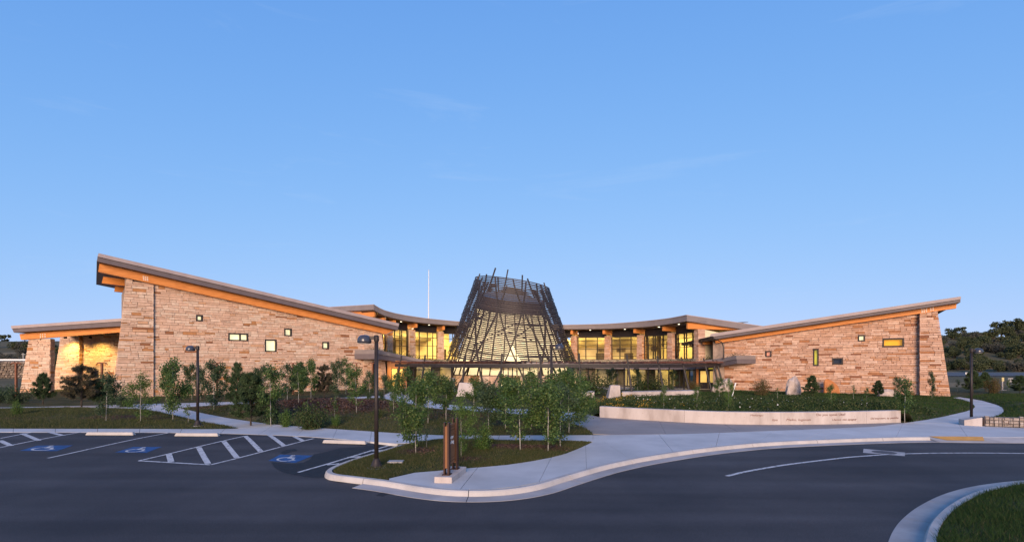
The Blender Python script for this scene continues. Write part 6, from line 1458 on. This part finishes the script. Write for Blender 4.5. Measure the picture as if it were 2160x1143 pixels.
# --- ground cover and flowers on the bed, terrace plants
def scatter(lawn, n, size, hgt, mat, keepf, name, label, cat, asp=.5):
    poly = np.array([p[:2] for p in lawn.poly]); x0, y0 = poly.min(0); x1, y1 = poly.max(0); C0 = RNG.uniform((x0, y0), (x1, y1), (n // 12, 2)); d, ins = lawn.inside(C0); C0 = C0[ins & (d > .25) & keepf(C0)]
    P = np.repeat(C0, 40, 0)[:n]; hs = np.repeat(RNG.uniform(.35, 1.0, len(C0)), 40)[:len(P)] * hgt; P = P + RNG.normal(0, .16, P.shape); z = lawn.z(P); C_ = np.concatenate([P, (z + hs * RNG.random(len(P)) ** .7)[:, None]], 1)
    return stuff(tris(name, quads(C_, size, .6, asp), mat), label, cat)
wallx = lambda P: (P[:, 0] > 5) & (P[:, 0] < 24) & (P[:, 1] < 41)
scatter(lawn_bed, 60000, .10, .45, M['cover'], lambda P: wallx(P) & (RNG.random(len(P)) < .8), 'bed_plants', 'mixed leafy ground cover filling the bed behind the low wall', 'ground cover')
scatter(lawn_bed, 9000, .06, .55, M['petal_y'], lambda P: (P[:, 0] < 10) & (P[:, 1] < 42) & (RNG.random(len(P)) < .8), 'yellow_flowers', 'small yellow flowers at the plaza end of the bed', 'flowers', .9)
wp = RNG.uniform((6, 24), (20, 34), (400, 2)); d_, in_ = lawn_bed.inside(wp); wp = wp[in_ & (d_ > .3)][:90]
stuff(tris('white_flowers', quads(np.concatenate([wp, (lawn_bed.z(wp) + RNG.uniform(.25, .5, len(wp)))[:, None]], 1), .07, .2, .9), M['petal_w']), 'scattered white flowers behind the low wall', 'flowers')
tp_ = []
n = len(top_)
for i in range(3, n - 2):
    q = top_[i]
    if abs(q.x - CC.x) < 7.0: continue
    for k in range(90):
        s = RNG.uniform(.25, 2.4); c = q + inward(i) * s; hmax = .62 if q.x > 0 else .5; tp_.append((c.x + RNG.normal(0, .3), c.y + RNG.normal(0, .2), q.z - .02 + RNG.random() * hmax * (.5 + .5 * math.sin(i * 1.7) ** 2)))
stuff(tris('roof_plants', quads(np.array(tp_), .13, .9, .35), M['cover']), 'shaggy grasses growing along the green roof edge below the upper windows', 'roof plants')
# --- hillside scrub, skyline trees and roadside signs
HB = [bush(31), bush(32, mat='scrub_b', R=2.4), bush(33, H=2.2, R=2.6), bush(34, mat='scrub', H=3.2)]
BL = ['dark rounded scrub bush growing on the hillside', 'grey sage bush growing on the hillside', 'broad low scrub bush growing on the hillside', 'tall dark scrub bush growing on the hillside']
hu = set(); rr = random.Random(9); cntb = 0
def put_bush(x, y, s, k):
    where = ('beyond the porch' if x < 0 else 'beyond the pink wing') + (', low by the road' if y < 145 else (', halfway up' if y < 180 else ', near the ridge')); lab = BL[k].replace('growing on the hillside', 'on the hillside ' + where)
    z = terrain_z(x, y) - .1
    if k not in hu: hu.add(k); t = HB[k]; t.location = (x, y, z); t.scale = (s,) * 3; t['label'] = lab
    else: dup(HB[k], (x, y, z), rr.uniform(0, 6), s, lab)
for i in range(400):
    Y = rr.uniform(124, 205); px = rr.uniform(1965, 2200); x = (px - CX) / FPX * Y
    if rr.random() < .45 + .55 * noise.noise(Vector((x * .05, Y * .05, 9))): 
        put_bush(x, Y, rr.uniform(.6, 1.4) * (1.0 if Y > 150 else .75), rr.choice((0, 0, 1, 2, 3, 3))); cntb += 1
    if cntb > 125: break
for i in range(22):
    Y = rr.uniform(105, 190); px = rr.uniform(-20, 130); x = (px - CX) / FPX * Y; put_bush(x, Y, rr.uniform(.6, 1.4), rr.choice((0, 1, 2)))
def far_tree(seed, H, R, label, loc, mat, lean=0.0, n=2600):
    r = random.Random(seed); t = thing('skyline_tree', label, 'tree', loc, None); t.location = loc; ORG[t.name] = Vector((0, 0, 0)); m = MB(); m.tube([(0, 0, -.5), (.2 + lean * .2, 0, H * .3), (lean * .5, 0, H * .6)], [.4, .3, .15], 7); lob = []
    for k in range(14):
        a = r.uniform(0, 6.28); q = Vector((math.cos(a) * R * r.uniform(.2, .85) + lean, math.sin(a) * R * r.uniform(.2, .8), H * r.uniform(.10, .86))); lob.append((q, r.uniform(.22, .38))); m.tube([(0, 0, H * .28), q * .6 + Vector((0, 0, H * .1)), q], [.16, .1, .04], 5, False)
    m.obj('trunk', M['bark_d'], t); k = RNG.integers(0, 14, n); C0 = np.array([c[:] for c, s in lob])[k]; S0 = np.array([s for c, s in lob])[k]; dv = RNG.normal(0, 1, (n, 3)); dv /= np.linalg.norm(dv, axis=1)[:, None]
    C_ = C0 + dv * (S0 * RNG.uniform(.3, 1.05, n))[:, None] * np.array([R, R, H * .45]); tris('crown', quads(C_, .55, .1, .8), M[mat], None, t)
def sky_tree(px, base, top, wpx, Y, seed, label, mat, lean=0.0, n=2600):
    z = HC + (HOR - base) / FPX * Y; x = (px - CX) / FPX * Y; far_tree(seed, (base - top) / FPX * Y, wpx / FPX * Y / 2, label, (x, Y, min(z, terrain_z(x, Y) + 1.0)), mat, lean, n)
sky_tree(2013, 716, 687, 46, 205, 1, 'small flat-topped tree on the ridge beside the pink wing', 'scrub', 1.0, 1500)
sky_tree(2112, 712, 677, 42, 205, 2, 'dark cottonwood on the ridge, first of the skyline clump', 'scrub', 0, 2200); sky_tree(2138, 712, 672, 44, 208, 3, 'tallest dark cottonwood in the middle of the skyline clump', 'scrub', 0, 2200); sky_tree(2164, 712, 671, 40, 206, 4, 'dark cottonwood cut by the picture edge on the ridge', 'scrub', 0, 2200)
sky_tree(10, 728, 705, 26, 250, 5, 'lone round tree on the dry ridge beyond the porch', 'scrub', 0, 1500)
def road_sign(px, base, top, Y, w, h, mat, label, extra=None):
    x = (px - CX) / FPX * Y; zt = HC + (HOR - top) / FPX * Y; z0 = max(-.1, HC + (HOR - base) / FPX * Y - .2); t = thing('road_sign', label, 'sign', (x, Y, z0)); m = MB(); m.box(x - .05, x + .05, Y, Y + .08, z0 - .4, zt - .1); m.obj('post', M['steel'] if w > .3 else M['gutter'], t); m = MB(); m.box(x - w / 2, x + w / 2, Y - .04, Y - .005, zt - h, zt); m.obj('panel', mat, t)
M['sign_y'] = noise_mat('sign_yellow', (.50, .42, .20), (.58, .5, .26), 3, .6)
road_sign(2115, 826, 796, 56, .26, .42, M['sign_y'], 'small pale yellow roadside sign on a white post'); road_sign(2131, 806, 797, 66, .65, .55, M['gutter'], 'square pale roadside board near the pines'); road_sign(2039, 796, 785, 72, .4, .3, M['white'], 'small white roadside sign behind the lamp post')
m = MB(); q = PX(2118, 823, 55); m.box(q.x - .45, q.x + .45, 55, 55.5, -.1, q.z - .06); m.box(q.x - .38, q.x + .38, 55.05, 55.45, q.z - .06, q.z + .03); tag(m.obj('utility_cabinet', M['gutter']), 'low pale utility cabinet at the foot of the yellow sign', 'cabinet')
m = MB(); q = PX(2043, 712, 205); m.tube([Vector((q.x, 205, terrain_z(q.x, 205) - .5)), Vector((q.x, 205, terrain_z(q.x, 205) + 2.6))], [.12, .1], 6); tag(m.obj('utility_pole', M['bark_d']), 'thin dark pole on the ridge skyline', 'pole')
# rubble bank and guard rail beyond the porch
m = MB(); q0, q1 = PX(-80, 765, 78), PX(62, 765, 78); rnd = random.Random(8); t = 0
bank = thing('rubble_bank', 'tan rubble retaining bank beyond the porch lawn', 'wall', (q0.x, 78, 0)); row = 0
w = MB(); w.hexa([(q0.x, 78.4, -.2), (q1.x, 78.4, -.2), (q1.x, 80, -.2), (q0.x, 80, -.2), (q0.x, 79.2, 3.0), (q1.x, 79.2, 3.0), (q1.x, 80, 3.0), (q0.x, 80, 3.0)]); w.obj('core', M['mortar'], bank)
M['rubble'] = island_mat('rubble_stone', [(0, (.13, .10, .07)), (.5, (.20, .15, .105)), (1, (.27, .21, .155))], namt=.25, bump=.5)
z = -.1; rb2 = MB()
while z < 3.0:
    x = q0.x + rnd.uniform(-.3, 0); h = rnd.uniform(.28, .42)
    while x < q1.x:
        w_ = rnd.uniform(.4, .8); yb = 78 + (z + .2) * .25; rb2.add([(x, yb + .5, z), (x + w_, yb + .5, z), (x + w_, yb + .6, z + h), (x, yb + .6, z + h), (x + .07, yb + rnd.uniform(0, .2), z + .05), (x + w_ - .07, yb + rnd.uniform(0, .2), z + .05), (x + w_ - .07, yb + .1 + rnd.uniform(0, .2), z + h - .05), (x + .07, yb + .1 + rnd.uniform(0, .2), z + h - .05)], [(4, 5, 6, 7), (0, 1, 5, 4), (1, 2, 6, 5), (2, 3, 7, 6), (3, 0, 4, 7)]); x += w_
    z += h
mk('rubble', rb2.v, rb2.f, M['rubble'], bank, kind='stuff')
rail = thing('guard_rail', 'pale guard rail along the top of the rubble bank', 'guard rail', (q0.x, 81, 3)); m = MB(); m.box(q0.x, q1.x, 81, 81.08, 3.35, 3.62); m.obj('rail', M['white'], rail)
for k in range(5): x = q0.x + (q1.x - q0.x) * (k + .5) / 5; m = MB(); m.box(x - .06, x + .06, 81.09, 81.2, .3, 3.5); m.obj('post', M['steel'], rail)
m = MB(); x = PX(30, 765, 80.5).x; m.tube([(x, 82, .2), (x, 82, 4.6)], .09, 6); m.bar((x - .35, 82, 4.4), (x + .35, 82, 4.4), .08, .08); tag(m.obj('utility_pole', M['bark_w']), 'short pale pole behind the guard rail', 'pole')
